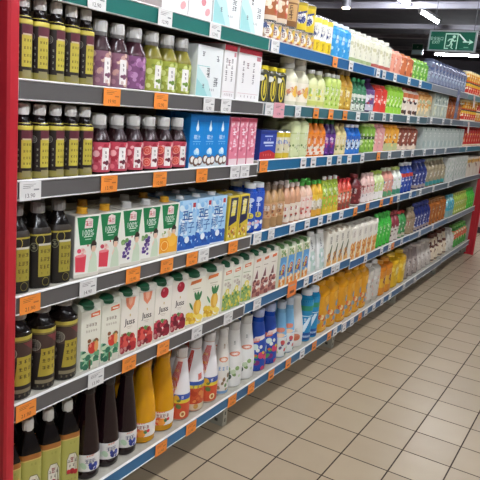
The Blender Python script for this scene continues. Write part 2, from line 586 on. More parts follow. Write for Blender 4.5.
def gable(name, w, h, d, body, art=None, capc='#1f5c3d', peach=None):
    """tall carton with a sloping roof, raised ears and a wide screw cap on the slope"""
    W, H, D = w * T, h * T, d * T
    r = root_of(name)
    hb, hr = .86 * H, .955 * H            # front edge of the roof, back ridge
    c = .1                                # slightly chamfered sides
    o = [(-W / 2, -D / 2 + c * D), (-W / 2 + c * W, -D / 2), (W / 2 - c * W, -D / 2), (W / 2, -D / 2 + c * D), (W / 2, D / 2), (-W / 2, D / 2)]
    n = len(o)
    top = [hb + .09 * H, hb + .0 * H, hb + .0 * H, hb + .09 * H, hr, hr]
    vs = [(x, y, 0) for x, y in o] + [(x, y, z) for (x, y), z in zip(o, top)]
    fs = [(i, (i + 1) % n, n + (i + 1) % n, n + i) for i in range(n)] + [tuple(reversed(range(n)))]
    vs.append((0, -D * .16, hb + .035 * H))
    fs += [(n + i, n + (i + 1) % n, 2 * n) for i in range(n)]
    MB().add(vs, fs, M(body, .4)).build('carton_body', r, False)
    A = Art(front_surf(W * (1 - 2 * c) + .002, 0.001, hb, -D / 2), W * .82, hb)
    if art:
        art(A)
        A.build(r, 'front_print')
    cr = .27 * W
    ca = MB().lathe([(cr * 1.12, .0), (cr * 1.12, .004), (cr, .005), (cr, .05 * H), (cr * .9, .06 * H)], M(capc, .35), 16)
    a = math.radians(14)
    ca.v = [(x, y * math.cos(a) - z * math.sin(a) - D * .14, y * math.sin(a) + z * math.cos(a) + hb + .035 * H) for x, y, z in ca.v]
    ca.build('screw_cap', r)
    return r
def pouch(name, w, h, d, body, art=None, cap='#f4f2ee'):
    W, H, D = w * T, h * T, d * T
    r = root_of(name)
    vs, fs, n, m = [], [], 9, 12
    def prof(t):
        return (.5 + .5 * min(1, (1 - t) * 3.2)) if t > .7 else 1.0
    for j in range(n):
        t = j / (n - 1)
        th = D / 2 * (1.0 - .88 * max(0, (t - .1) / .9) ** 1.6)
        for i in range(m):
            a = 2 * PI * i / m
            q = sect(a, 3.2)
            vs.append((W / 2 * q * math.sin(a) * (1 - .03 * math.sin(t * 9)), -th * q * math.cos(a), t * H * .9))
    for j in range(n - 1):
        for i in range(m):
            a, b = j * m + i, j * m + (i + 1) % m
            fs.append((a, b, b + m, a + m))
    fs += [tuple(reversed(range(m))), tuple(range((n - 1) * m, n * m))]
    MB().add(vs, fs, M(body, .35)).build('pouch_body', r)
    def s(u, v, k):
        th = D / 2 * (1.0 - .88 * max(0, (v - .1) / .9) ** 1.6)
        a = u * .95
        q = sect(a, 3.2)
        return (W / 2 * q * math.sin(a) * .99, -th * q * math.cos(a) - .0012 - .00012 * k, v * H * .88)
    if art:
        A = Art(s, W * .95, H * .88, span=1.9)
        art(A)
        A.build(r, 'front_print')
    MB().lathe([(.16 * W, .9 * H), (.18 * W, .905 * H), (.18 * W, .99 * H), (.16 * W, H)], M(cap, .4), 14).build('pouch_cap', r)
    return r

# -- artwork of each kind
def a_plum(A):
    A.rect(-1, 1, .88, 1, '#c0b040')
    A.rect(-1, 1, .865, .88, '#7f7430')
    A.rect(-.05, 1, .66, .87, '#5e2733')
    A.ring(-.42, .70, .0095, .0016, '#8b8a80')
    A.ring(-.42, .70, .006, .0012, '#77766e')
    A.glyph(-.42, .70, .009, '#8b8a80', 3)
    A.rect(-.05, .55, .20, .70, '#c2b243')
    A.rect(0, .52, .70, .725, '#cbb6a0')
    A.glyphs((.1, .26, .42), (.62, .50, .38, .28), .0062, '#4a3c18', 11)
    A.glyphs((-.2,), (.52, .42, .32, .22), .0055, '#a39f8e', 5)
    A.rect(-1, 1, .0, .12, '#8d8340')
    A.rect(0, .5, .04, .15, '#8d845a')
def a_plum2(A):
    A.rect(-1, 1, .9, 1, '#2a2017')
    A.rect(-1, 1, .87, .9, '#a89a3a')
    A.ring(-.1, .80, .015, .0022, '#b0a346')
    A.ring(-.38, .68, .012, .0018, '#7c7a60')
    A.glyph(-.38, .68, .013, '#7c7a60', 2)
    A.rect(-.18, .46, .16, .70, '#a09337')
    A.rect(-.18, .46, .70, .735, '#c9c6ba')
    A.glyphs((-.02, .15, .32), (.60, .46, .33), .011, '#544517', 21)
    A.glyphs((.0, .3), (.22,), .006, '#6b5c22', 5)
    A.ring(.2, .07, .012, .0018, '#8d8340')
def a_plum3(A):
    A.rect(-1, 1, .94, 1, '#b5a545')
    A.rect(-1, 1, .91, .94, '#6f6330')
    A.rect(-1, 1, .62, .90, '#43302a')
    A.circ(-.25, .74, .017, '#6a6459')
    A.ring(-.25, .74, .017, .002, '#96907f')
    A.glyph(-.25, .74, .02, '#2c2721', 8)
    A.poly([(.2, .9), (.9, .9), (.9, .7), (.55, .78)], '#6e2f33')
    A.rect(0, .62, .22, .68, '#ab9834')
    A.poly([(-.1, .22), (0, .22), (0, .6)], '#ab9834')
    A.glyphs((.12, .31, .5), (.60, .48, .36), .011, '#4a3a14', 31)
    A.glyphs((-.35,), (.52, .40), .011, '#8f8a78', 6)
    A.rect(-.2, .6, .10, .16, '#82775c')
    A.glyphs((-.1, .1, .3, .5), (.06,), .007, '#7d745a', 9)
def a_plumsq(A):
    A.rect(-1, 1, .92, 1, '#a8692c')
    A.rect(-1, 1, .90, .92, '#d6bb6a')
    A.glyphs((.0, .2), (.84,), .008, '#8d8f3d', 4)
    A.poly([(-.22, .30), (.42, .30), (.42, .56), (.28, .66), (-.08, .66), (-.22, .56)], '#7d7a4a')
    A.poly([(-.18, .315), (.38, .315), (.38, .555), (.26, .645), (-.06, .645), (-.18, .555)], '#e2dccb')
    A.glyph(.1, .54, .02, '#8c2a2a', 14)
    A.glyphs((-.1, .3), (.52,), .010, '#3c3127', 15)
    A.glyphs((-.02, .2), (.44,), .009, '#3c3127', 16)
    A.blobs(-.12, .34, .29, .36, ['#b3202a', '#c8323a', '#9c1822'], 7, .009, 3)
    A.glyphs((-.1, .1, .3), (.2,), .006, '#7f7f3a', 7)
def a_fruit(cols, tag, fruit, slices=False):
    def f(A):
        A.blobs(-1, 1, .05, .95, cols, 46, .010, 5)
        if slices:
            for v in (.25, .68):
                A.circ(-.12, v, .013, '#d9564e')
                A.ring(-.12, v, .013, .002, '#f0b08e')
                A.ring(-.12, v, .006, .001, '#f3c0a4')
        if tag:
            A.rect(.08, .42, .08, .82, '#f1ece6')
            A.blobs(.16, .34, .28, .38, fruit, 5, .0055, 2)
            A.glyphs((.25,), (.66, .52), .008, '#5d3c3c', 8)
    return f
def a_box_teal(A):
    A.rect(-1, 1, 0, 1, '#e8ebe8')
    A.poly([(-1, 0), (.35, 0), (-.1, .33), (-1, .62)], '#c3e2df')
    A.poly([(-1, 0), (.0, 0), (-.4, .2), (-1, .36)], '#9fd2d0')
    A.glyph(-.55, .84, .018, '#45474a', 1)
    A.glyph(.62, .78, .020, '#55585c', 2)
    A.glyph(-.1, .52, .024, '#2f3133', 3)
    A.glyph(-.08, .44, .018, '#2f3133', 4)
    A.glyphs((.45, .62), (.36, .28), .017, '#3a3d40', 6)
    A.glyph(-.45, .22, .014, '#55585c', 5)
    A.glyphs((.1, .25, .4), (.16,), .008, '#6b7074', 9)
    A.rect(-.98, -.02, .60, .612, '#8cc6c4')
def a_box_white(A):
    A.rect(-1, 1, 0, 1, '#eeebe8')
    A.rect(-1, 1, .90, 1, '#bf2c3c')
    A.rect(.55, .9, .80, .88, '#c9848a')
    for u in (-.55, .35):
        A.glyphs((u,), (.72, .60, .49, .38), .016, '#5c4c4c', 3)
    A.glyph(-.2, .68, .02, '#8a6a6c', 5)
    A.rect(-.9, .9, .14, .15, '#d8b9b9')
    A.glyphs((-.6, -.3, 0, .3, .6), (.09,), .009, '#9b7f80', 4)
def a_box_pink(A):
    A.rect(-1, 1, 0, 1, '#efeae8')
    A.blobs(-.7, .7, .1, .55, ['#e2a7a8', '#d98c90', '#b9d9d6'], 7, .014, 2)
    A.glyphs((-.1, .3), (.7, .5), .018, '#6b5a5c', 5)
def a_coco_blue(A):
    A.rect(-1, 1, 0, 1, '#0f83cf')
    A.rect(-1, 1, .86, 1, '#0a6db8')
    A.ell(0, .74, .22, .055, '#eaf3f8')
    A.poly([(-.19, .76), (.19, .76), (0, .90)], '#eaf3f8')
    A.text('椰汁', .0, .575, .017, '#f4f8fa', .95)
    A.rect(-.6, .6, .49, .50, '#9fd0ee')
    A.glyphs((-.4, 0, .4), (.45,), .006, '#9fd0ee', 3)
    A.blobs(-.2, .3, .24, .34, ['#bfe3f6', '#eaf6fb', '#6fb8e2'], 5, .010, 6)
    A.rect(-1, 1, 0, .10, '#cfd9da')
    for u, v, q in ((-.55, .15, .016), (.55, .13, .017), (.0, .11, .016)):
        A.circ(u, v, q, '#6b4a36')
        A.circ(u + .08, v + .01, q * .68, '#f3efe6')
def a_pink(A):
    A.rect(-1, 1, 0, 1, '#df7f93')
    A.rect(-1, 1, .93, 1, '#c8475e')
    A.blobs(-.9, .9, .2, .9, ['#f0c4cb', '#f4dadd', '#cc5f78'], 18, .009, 4)
    A.glyph(-.1, .70, .026, '#f7eef0', 2)
    A.glyph(.1, .46, .026, '#f7eef0', 3)
    A.rect(-1, 1, 0, .14, '#ead3d3')
def a_bluebox(A):
    A.rect(-1, 1, 0, 1, '#27409c')
    A.rect(-1, 1, .9, 1, '#1d2f76')
    A.poly([(-1, 0), (1, 0), (1, .2), (.2, .34), (-1, .26)], '#bf2c2e')
    A.rect(-.5, .5, .80, .84, '#c9d3ee')
    A.rect(-.62, .68, .56, .63, '#d5dcf0')
    A.rect(-.4, .6, .47, .51, '#d5dcf0')
    A.glyphs((-.1, .2), (.70,), .010, '#eef1fa', 3)
    A.glyphs((-.5, -.2, .1, .4), (.16,), .009, '#e8a49c', 6)
def a_hundred(kind):
    def f(A):
        A.rect(-1, 1, 0, 1, '#eceade')
        A.poly([(-.90, .985), (.90, .985), (.66, .53), (-.60, .53)], '#167a45')
        A.poly([(-.2, .94), (.05, .97), (.4, .94), (.4, .80), (-.28, .80)], '#efd6d2')
        A.glyph(-.06, .87, .015, '#d2525a', 2)
        A.glyph(.22, .87, .015, '#c98c90', 3)
        A.text('100%', .05, .725, .018, '#f2f4ea', .85)
        A.rect(-.3, .42, .655, .67, '#dfead8')
        A.rect(-.2, .3, .61, .625, '#b9d6bf')
        A.rect(.0, .1, .50, .53, '#b03038')
        A.poly([(.1, .06), (.9, .06), (.82, .30), (.66, .40), (.40, .40), (.22, .25)], '#cfdcc0')      # a green dress
        A.ell(.52, .45, .20, .055, '#e8c3a6')
        A.poly([(.28, .50), (.40, .585), (.60, .595), (.78, .54), (.74, .44), (.70, .50), (.38, .50), (.34, .42)], '#3a2620')
        A.poly([(.22, .30), (.40, .38), (.44, .34), (.28, .26)], '#ecd0b8')
        if kind == 'red':
            A.poly([(-.92, .10), (-.15, .08), (-.06, .36), (-.98, .36)], '#dc4453')
            A.ell(-.52, .36, .46, .025, '#ea8b90')
            A.blobs(-.7, -.1, .38, .46, ['#e9a9a2', '#d0485a', '#f1d3c6'], 6, .008, 3)
        elif kind == 'grape':
            A.blobs(-.75, -.1, .12, .44, ['#5d3f86', '#7a5aa0', '#4a2f70'], 22, .0075, 4)
            A.blobs(-.8, -.3, .40, .48, ['#6f9a58', '#8fb070'], 4, .008, 5)
        else:
            A.rect(-.95, 1, .06, .36, '#f0a92e')
            A.ell(.35, .30, .55, .13, '#f6bb45')
            A.ell(-.4, .20, .48, .12, '#e98f1c')
            A.ring(-.4, .20, .018, .003, '#f9d68a')
            A.blobs(-.6, .2, .38, .48, ['#e8d3b0', '#8fae62', '#f2ece0'], 7, .007, 5)
        A.rect(-1, 1, .0, .055, '#d9d3c4')
    return f
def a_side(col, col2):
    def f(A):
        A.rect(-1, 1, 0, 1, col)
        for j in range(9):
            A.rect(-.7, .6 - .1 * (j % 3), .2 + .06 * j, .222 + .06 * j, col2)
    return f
def a_coco_light(A):
    A.rect(-1, 1, 0, 1, '#a9d2ee')
    A.rect(-1, -.72, 0, 1, '#86bce4')
    A.blobs(-.8, .8, .30, .95, ['#dcecf6', '#c2e0f3', '#eef6fa', '#8dc2ea'], 26, .012, 7)
    A.rect(.5, .82, .86, .95, '#bf3a44')
    A.glyph(-.28, .72, .036, '#1b5aa6', 3)
    A.glyph(.24, .69, .036, '#1b5aa6', 4)
    A.text('椰子', -.02, .47, .042, '#1b5aa6', .9)
    A.rect(-1, 1, .03, .14, '#2058ac')
    A.blobs(-.9, .9, .12, .27, ['#1f57ac', '#2b68ba', '#1b4c98', '#2a63b4', '#eef4f8'], 24, .012, 8)
    A.rect(-1, 1, 0, .03, '#e4ecef')
def a_yellowblack(A):
    A.rect(-1, 1, 0, 1, '#d7bd32')
    A.poly([(-.85, .32), (.75, .42), (.80, .97), (-.70, .97)], '#23264f')
    A.poly([(-.5, .55), (.3, .56), (.5, .9), (-.2, .92)], '#e9dc66')
    A.glyphs((-.25, .2), (.84, .68), .020, '#f0e8c8', 3)
    A.blobs(-.8, .8, .05, .30, ['#c76f3d', '#efe3c0', '#8a6a2a', '#e8c65a'], 14, .009, 4)
def a_can_orange(A):
    A.rect(-1, 1, .80, 1, '#8a4a2c')
    A.rect(-1, 1, 0, .16, '#d9c7b0')
    A.blobs(-.6, .6, .25, .75, ['#e9d3b4', '#b5502e', '#f0e4d0'], 12, .014, 3)
def a_can_brown(A):
    A.rect(-1, 1, .86, 1, '#caa873')
    A.rect(-.35, .35, .2, .8, '#caa06a')
    A.glyphs((0,), (.68, .50, .32), .02, '#4d3320', 4)
def a_can_yellow(A):
    A.ell(0, .45, .38, .24, '#f0efe6')
    A.ell(.05, .40, .25, .17, '#2b3c80')
    A.poly([(-.35, .6), (.4, .75), (.4, .68), (-.35, .5)], '#2b3c80')
    A.rect(-1, 1, .9, 1, '#b39a2a')
def a_can_small(cols):
    def f(A):
        A.blobs(-1, 1, .1, .9, cols, 20, .013, 6)
        A.ell(0, .5, .3, .25, '#ece6da')
        A.glyph(0, .5, .02, '#7a3a3a', 3)
    return f
def a_swirl(A):
    A.rect(-1, 1, .86, 1, '#f1dd5a')
    A.rect(-1, 1, .36, .86, '#f0eee6')
    A.ell(0, .62, .26, .18, '#2a3a78')
    A.ell(.08, .66, .18, .12, '#e9e7de')
    A.rect(-1, 1, 0, .34, '#e6c92f')
    A.glyphs((-.2, .2), (.24, .12), .016, '#8b6a1a', 4)
def bands(bs, blobs=None, seed=1):
    """bs: (v0, v1, colour); blobs: (v0, v1, colours, count, radius)"""
    def f(A):
        for a, b, c in bs:
            A.rect(-1, 1, a, b, c)
        for i, q in enumerate(blobs or []):
            A.blobs(-.75, .75, q[0], q[1], q[2], round(q[3] * 1.8), q[4] * .72, seed + i)
        A.glyphs((-.12, .14), (.74, .60), .013, '#f2efe6', seed)
        A.glyphs((.02,), (.34,), .012, '#4a3a34', seed + 3)
    return f
def a_yellowcap(A):
    for u in (-.75, -.25, .25, .75):
        A.ell(u, .5, .19, .46, '#d0bd3e')
        A.ell(u, .5, .13, .38, '#33342a')
        A.ell(u, .5, .06, .28, '#d9c53c')
    A.ell(0, .82, .2, .1, '#e4e2d6')
def a_bluebottle(A):
    A.ell(0, .80, .32, .055, '#cdd8f0')
    A.glyph(0, .68, .022, '#eef2fa', 2)
    A.text('1', 0, .55, .024, '#f4f6fb')
    A.ell(.05, .42, .30, .07, '#e6cf38')
    A.glyph(.05, .42, .018, '#2c3f86', 4)
    A.poly([(-.9, .12), (-.2, .20), (-.15, .32), (-.6, .30)], '#e9eef8')
    A.blobs(-.1, .6, .05, .28, ['#f2f0ea', '#e8b0b0', '#cfe0f4'], 6, .010, 5)
def a_apple(A):
    A.rect(-1, 1, 0, 1, '#e9e6d4')
    A.poly([(.0, .885), (.95, .905), (.95, .985), (.0, .955)], '#dd6a33')
    A.rect(.16, .84, .915, .945, '#f3e3d0')
    A.glyphs((-.35, -.05, .25, .55), (.76,), .010, '#80664a', 3)
    A.glyphs((-.4, -.15, .1, .35, .6), (.66,), .007, '#a18c74', 5)
    A.blobs(-.95, .95, .03, .30, ['#3f8a5c', '#6aa878', '#8fbf9a', '#2f6f52', '#c7d9b4'], 44, .010, 8)
    A.blobs(-.2, .8, .36, .50, ['#8a5a34', '#5f8a4a', '#b87a44'], 7, .008, 4)
    A.ell(.22, .36, .44, .10, '#d23c2e')
    A.ell(.66, .38, .22, .10, '#e6a05e')
    A.ell(.02, .41, .13, .035, '#ee8d72')
    A.rect(-.1, .1, .0, .16, '#6a5138')
    A.rect(.3, 1, 0, .12, '#dcd7c6')
def a_juss(fruit):
    def f(A):
        A.rect(-1, 1, 0, 1, '#efe8da')
        A.text('Juss', .05, .55, .027, '#43332d', .95)
        A.text('Juss', .085, .553, .027, '#43332d', .95)
        A.ell(.1, .68, .06, .025, '#c9a64e')
        A.rect(-.3, .4, .47, .478, '#b3a391')
        A.rect(-.15, .3, .44, .448, '#c3b5a4')
        if fruit == 'peach':
            A.poly([(-.55, 1), (.66, 1), (.52, .86), (.06, .77), (-.42, .86)], '#e58a66')
            A.poly([(-.2, 1), (.35, 1), (.28, .90), (.06, .85), (-.14, .90)], '#f0b392')
            cs = ['#b6242c', '#c93a38', '#d8564a', '#9a1c26']
        else:
            A.ell(.10, .885, .50, .105, '#b01e34')
            A.ell(-.02, .93, .12, .03, '#d66474')
            cs = ['#8f1a2e', '#b52840', '#6f1526', '#c94658']
        A.blobs(-.85, .85, .10, .31, cs, 20, .015, 5)
        A.blobs(-.8, .8, .28, .36, ['#5c8a4a', '#7aa35c'], 4, .006, 3)
        A.blobs(-.9, .9, .01, .10, ['#7d1a2a', '#a33440', '#c98a84'], 12, .009, 7)
    return f
def a_pine(A):
    A.rect(-1, 1, 0, 1, '#efe9d6')
    A.poly([(-.7, .86), (.5, .90), (.6, .97), (-.6, .94)], '#df7a3c')
    A.rect(-.4, .5, .76, .775, '#b7a58a')
    A.rect(-.3, .4, .71, .722, '#c9bba4')
    A.blobs(-.9, .9, .02, .22, ['#e9c33a', '#f3d968', '#d9a526', '#f3efdd'], 26, .015, 4)
    A.ell(.25, .36, .44, .18, '#e3ac3a')
    A.ell(.34, .36, .22, .15, '#efc65e')
    for d in (-.5, 0, .5):
        A.ell(.25 + d * .5, .60, .14, .10, '#3f7d4a', rot=-d * .6)
    A.ell(-.45, .40, .10, .10, '#4c8a50', rot=.5)
def a_flower(A):
    A.rect(-1, 1, 0, 1, '#e6e4d2')
    A.poly([(-.6, .84), (.6, .87), (.6, .95), (-.6, .92)], '#dd6d36')
    A.rect(-.42, .42, .875, .91, '#efd9c2')
    A.rect(-.8, .6, .72, .735, '#94a06f')
    A.blobs(-.6, .6, .52, .66, ['#b9a99a', '#c8bcae', '#d9d2c0'], 8, .009, 3)
    A.rect(-1, 1, 0, .36, '#8fae66')
    A.blobs(-.95, .95, .02, .42, ['#dcc43a', '#6f9a52', '#a9bf6a', '#e6d45a', '#5b8a4a'], 36, .008, 6)
    A.ell(0, .45, .42, .07, '#e3cf4c')
    A.ell(0, .43, .22, .06, '#efe7b0')
def a_nut(A):
    A.rect(-1, 1, 0, 1, '#e8e0d2')
    A.poly([(-.5, .86), (.6, .89), (.6, .96), (-.5, .93)], '#d9713f')
    A.rect(-.6, .5, .74, .755, '#a08a74')
    A.poly([(-.6, .45), (.2, .45), (.0, .68), (-.2, .62)], '#7a4a4c')
    A.rect(-1, 1, 0, .18, '#b07a6a')
    A.blobs(-.9, .9, .04, .40, ['#8a4a48', '#a86258', '#c9907c', '#70383a'], 18, .012, 5)
def a_kid(A):
    A.rect(-1, 1, 0, 1, '#5f9fd4')
    A.rect(-1, 1, .80, 1, '#d8d8b4')
    A.blobs(-.8, .8, .80, .98, ['#6a9a56', '#c7b67a', '#8fb06a', '#efe9d6'], 14, .010, 4)
    A.poly([(-.9, .55), (.1, .66), (.9, .60), (.8, .40), (-.8, .40)], '#7cc0ea')
    A.circ(.1, .50, .018, '#c4433a')
    A.circ(.1, .50, .012, '#f0d5a4')
    A.circ(.12, .50, .005, '#33241e')
    A.blobs(-.8, .8, .28, .42, ['#c9342f', '#2e3b80', '#d9c24a'], 9, .012, 7)
    A.rect(-1, 1, 0, .22, '#e89a36')
    A.blobs(-.8, .8, .03, .24, ['#f4c063', '#d97a2a', '#efe2c2'], 9, .012, 8)
def a_swallow(A):
    A.rect(-1, 1, 0, 1, '#ebe5d6')
    A.glyphs((-.2, .25), (.86, .74), .020, '#7c6a58', 5)
    A.poly([(-.95, .22), (-.35, .30), (.55, .62), (.75, .58), (.4, .30), (-.1, .08), (-.6, .05)], '#7a5634')
    A.poly([(-.2, .42), (.5, .66), (.8, .62), (.2, .34)], '#5f7048')
    A.poly([(-1, .0), (.9, .0), (.9, .18), (-.2, .10), (-1, .20)], '#e2a85a')
    A.blobs(-.9, .3, .10, .4, ['#c98a4a', '#e9c07a', '#8f6238'], 8, .012, 3)
def a_orangecarton(A):
    A.rect(-1, 1, 0, 1, '#ece6da')
    A.glyphs((-.2, .2), (.88, .78), .018, '#a58d7c', 4)
    A.poly([(-1, 0), (1, 0), (1, .60), (.2, .52), (-1, .46)], '#dd8a34')
    A.blobs(-.9, .9, .05, .52, ['#eeb25c', '#c96f26', '#f4d59a', '#e29a3e'], 22, .014, 5)
def a_clearpouch(A):
    A.rect(-1, 1, 0, 1, '#dfe0da')
    A.poly([(-.5, .05), (.5, .05), (.45, .6), (-.4, .6)], '#c0d4c8')
    A.rect(-.9, -.62, .1, .9, '#f1f0ec')
    A.glyphs((-.05,), (.84, .72), .022, '#4a4e52', 4)
    A.glyph(.55, .6, .018, '#4a4e52', 7)
    A.blobs(-.5, .5, .1, .5, ['#e8ecec', '#a9c4b8', '#f4f4f2'], 8, .012, 3)
def a_grapeglass(A):
    A.rect(-1, 1, 0, 1, '#e4e1dc')
    A.poly([(-.08, .86), (.3, .92), (.34, 1), (-.02, .97)], '#d98f70')
    A.glyphs((-.02, .16, .32), (.62,), .014, '#3a3f66', 5)
    A.blobs(.12, .5, .08, .42, ['#2d3f94', '#3f56b0', '#22307a'], 10, .008, 4)
    A.blobs(-.42, -.1, .22, .42, ['#bcd3b4', '#d5e0cf'], 5, .010, 6)
def a_orangeglass(A):
    A.rect(-1, 1, 0, 1, '#efe9df')
    A.poly([(-.3, .90), (.18, .96), (.24, 1.0), (-.22, 1.0)], '#d8483a')
    A.glyphs((-.2, -.03, .14, .31), (.70,), .014, '#8e2f28', 5)
    A.circ(-.15, .28, .016, '#e2582e')
    A.circ(.02, .24, .016, '#f09a34')
    A.circ(-.22, .31, .006, '#f4b37c')
    A.blobs(.22, .42, .3, .46, ['#d8353c', '#3f8a50'], 4, .007, 5)
def a_redwhite(A):
    A.rect(-1, 1, .40, 1, '#ece8e6')
    A.poly([(-.9, .40), (-.30, .40), (.05, .95), (-.3, .95)], '#d23a2e')
    A.glyphs((-.42, -.32, -.22), (.52, .66, .80), .010, '#f0c24a', 5)
    A.rect(-1, 1, .33, .42, '#3a57a4')
    A.rect(-1, 1, .27, .33, '#e9cf3a')
    A.rect(-1, 1, 0, .27, '#cf4f2a')
    A.glyphs((-.2, .1), (.37,), .012, '#eef0f6', 4)
    A.blobs(-.7, .1, .05, .42, ['#b9452a', '#e3b23c', '#5f7a3a'], 8, .012, 6)
    A.circ(.15, .08, .013, '#ecd7a0')
    A.circ(.15, .08, .007, '#a8642c')
def a_redwhite2(A):
    A.rect(-1, 1, .46, 1, '#ece8e6')
    A.poly([(-.85, .5), (-.40, .5), (-.2, .98), (-.42, .98)], '#d23a2e')
    A.poly([(.1, .5), (.3, .52), (.3, .62), (.1, .6)], '#d9604a')
    A.rect(-1, 1, .42, .48, '#33559f')
    A.rect(-1, 1, .37, .42, '#ead23e')
    A.glyphs((-.1, .1, .3), (.395,), .011, '#333a6a', 5)
    A.rect(-1, 1, .10, .37, '#cc542b')
    A.blobs(-.6, .6, .12, .32, ['#d9703a', '#b8401f', '#e08a4a'], 12, .012, 6)
    A.rect(-1, 1, 0, .10, '#d8c9a8')
    A.circ(.05, .06, .011, '#c99a4c')
def a_coconutmilk(A):
    A.glyph(.05, .86, .020, '#a07a4a', 3)
    A.ell(.05, .62, .34, .05, '#d98a5e')
    A.ell(.05, .62, .22, .03, '#efdfd0')
    A.glyphs((-.2, .05, .3), (.46,), .016, '#5d8fc4', 5)
    A.blobs(-.5, .5, .06, .34, ['#8a7050', '#e9e6dc', '#6f8f5a', '#f4f2ee', '#a98f68'], 16, .012, 4)
    A.rect(-1, 1, 0, .05, '#7fa9d0')
def a_milkwhite(stripe):
    def f(A):
        A.glyph(0, .80, .016, '#8d8d86', 3)
        A.ell(.05, .60, .3, .045, '#d98668')
        A.ell(.05, .60, .2, .025, '#f0e2d8')
        A.poly([(-.42, .05), (-.30, .05), (-.30, .55), (-.42, .52)], stripe)
        A.blobs(-.3, .6, .04, .38, ['#4a5a4c', '#7a9a5c', '#c5d4b0', '#f2f0ea', '#8fae6a'], 14, .012, 7)
    return f
def a_bluefruit(A):
    A.poly([(-.8, .52), (.1, .60), (.2, .68), (-.6, .64)], '#df6a4a')
    A.poly([(-.2, .60), (.5, .66), (.5, .74), (-.1, .70)], '#eedccf')
    A.blobs(-.8, .8, .38, .52, ['#e6e7da', '#8fc7a8', '#cfe2d6'], 8, .014, 3)
    A.blobs(-.9, .9, .02, .38, ['#cc2c44', '#e4c638', '#7f2a78', '#4fa05a', '#e6743a', '#d8476c'], 30, .014, 5)
def a_lightblue(A):
    A.rect(-1, 1, .0, .5, '#e4e6e2')
    A.ell(0, .62, .34, .06, '#df8a70')
    A.ell(0, .50, .3, .05, '#eec9a4')
    A.blobs(-.8, .8, .04, .40, ['#6a5a86', '#b9cf98', '#d65a5a', '#efe7d0', '#4f7a52'], 20, .013, 4)
def a_whiteround(A):
    A.ell(0, .35, .36, .16, '#d9886a')
    A.ell(.05, .32, .24, .1, '#c96a4a')
    A.glyph(0, .66, .02, '#b9b3a8', 4)
def a_teal(A):
    A.rect(-1, 1, .74, .86, '#2f8f6a')
    A.rect(-1, 1, .60, .62, '#d5ecf4')
    A.poly([(-.3, .25), (.2, .58), (.42, .58), (.0, .22)], '#e2f1f8')
    A.glyphs((0,), (.52, .40), .018, '#eef6fa', 3)
    A.rect(-1, 1, .02, .2, '#1a4f92')
    A.rect(-.6, .6, .08, .13, '#c9d8ee')
def a_bigorange(A):
    A.rect(-1, 1, .0, .06, '#d9a23a')
    A.blobs(-.8, .5, .10, .42, ['#f2b94a', '#d0571f', '#efd9a4', '#7a9ab0', '#e88f2a'], 14, .016, 6)
    A.ell(.25, .62, .22, .10, '#4f93c4')
    A.glyph(.25, .62, .02, '#d9ecf4', 4)
    A.blobs(-.8, .8, .7, .95, ['#eeb540', '#d98a1a'], 5, .016, 3)

# ------------------------------------------------------------------ one of each kind: key -> (kind name, category, width, height, depth, builder)
P = {}
def kind(key, name, cat, w, h, d, fn):
    P[key] = [name, cat, w, h, d, fn, None, 0]
def B(key, name, prof, w, h, body, cat='bottle', **k):
    kind(key, name, cat, w, h, w * k.get('dr', 1.0), lambda: bottle(name, prof, w, h, body, **k))
def Cn(key, name, w, h, d, body, cat='carton', **k):
    kind(key, name, cat, w, h, d, lambda: carton(name, w, h, d, body, **k))

# dark plum juices
B('plum', 'plum_juice_bottle', PLUM, .255, .97, '#1d1413', lab=(.02, .76), base='#241a17', art=a_plum, span=3.9, capr=.62)
B('plumL', 'plum_juice_bottle', SQUAREP, .36, 1.14, '#17120f', cap='#8f8c88', lab=(.03, .72), base='#1d1813', art=a_plum2, e=3.5, span=3.3, capr=.56)
B('plumG', 'plum_juice_bottle', PLUM, .37, 1.28, '#17100e', cap='#b9b6b2', lab=(.01, .70), base='#241b18', art=a_plum3, span=3.7, capr=.62)
B('plumQ', 'plum_juice_bottle', SQUAREP, .42, 1.47, '#15100d', cap='#dedbd2', lab=(.0, .665), base='#aeaa55', art=a_plumsq, e=5.0, span=3.2, capr=.46)
# round juice bottles with a clear neck
gc = ('#a3a09e', .83)
B('fig', 'fruit_juice_bottle', JUICE, .35, .90, '#3f2a2e', collar=gc, lab=(.04, .55), base='#8a5f70', art=a_fruit(['#a87c88', '#c79c90', '#7a4a62', '#d8b8a0'], True, ['#7a4a62']), capr=.58, span=3.9)
B('purple', 'fruit_juice_bottle', JUICE, .39, .90, '#45262f', collar=gc, lab=(.04, .55), base='#84507a', art=a_fruit(['#a36a9a', '#6f3f68', '#c08fb8'], False, []), capr=.58, span=3.9)
B('greengrape', 'fruit_juice_bottle', JUICE, .38, .90, '#7d7428', collar=gc, lab=(.04, .55), base='#9fa63c', art=a_fruit(['#b9c45c', '#7f8f2c', '#d3d889'], True, ['#6f8f3a']), capr=.58, span=3.9)
B('cherry', 'fruit_juice_bottle', JUICE, .365, .84, '#2c1417', collar=gc, lab=(.05, .55), base='#c04456', art=a_fruit(['#e07a84', '#a32538', '#f0b4b4', '#c13f50'], True, ['#8a3040', '#5a2434']), capr=.58, span=3.9)
B('cherry2', 'fruit_juice_bottle', JUICE, .365, .84, '#2c1417', collar=gc, lab=(.05, .55), base='#c04456', art=a_fruit(['#e07a84', '#a32538', '#f0b4b4', '#c13f50'], True, ['#8a3040', '#5a2434'], True), capr=.58, span=3.9)
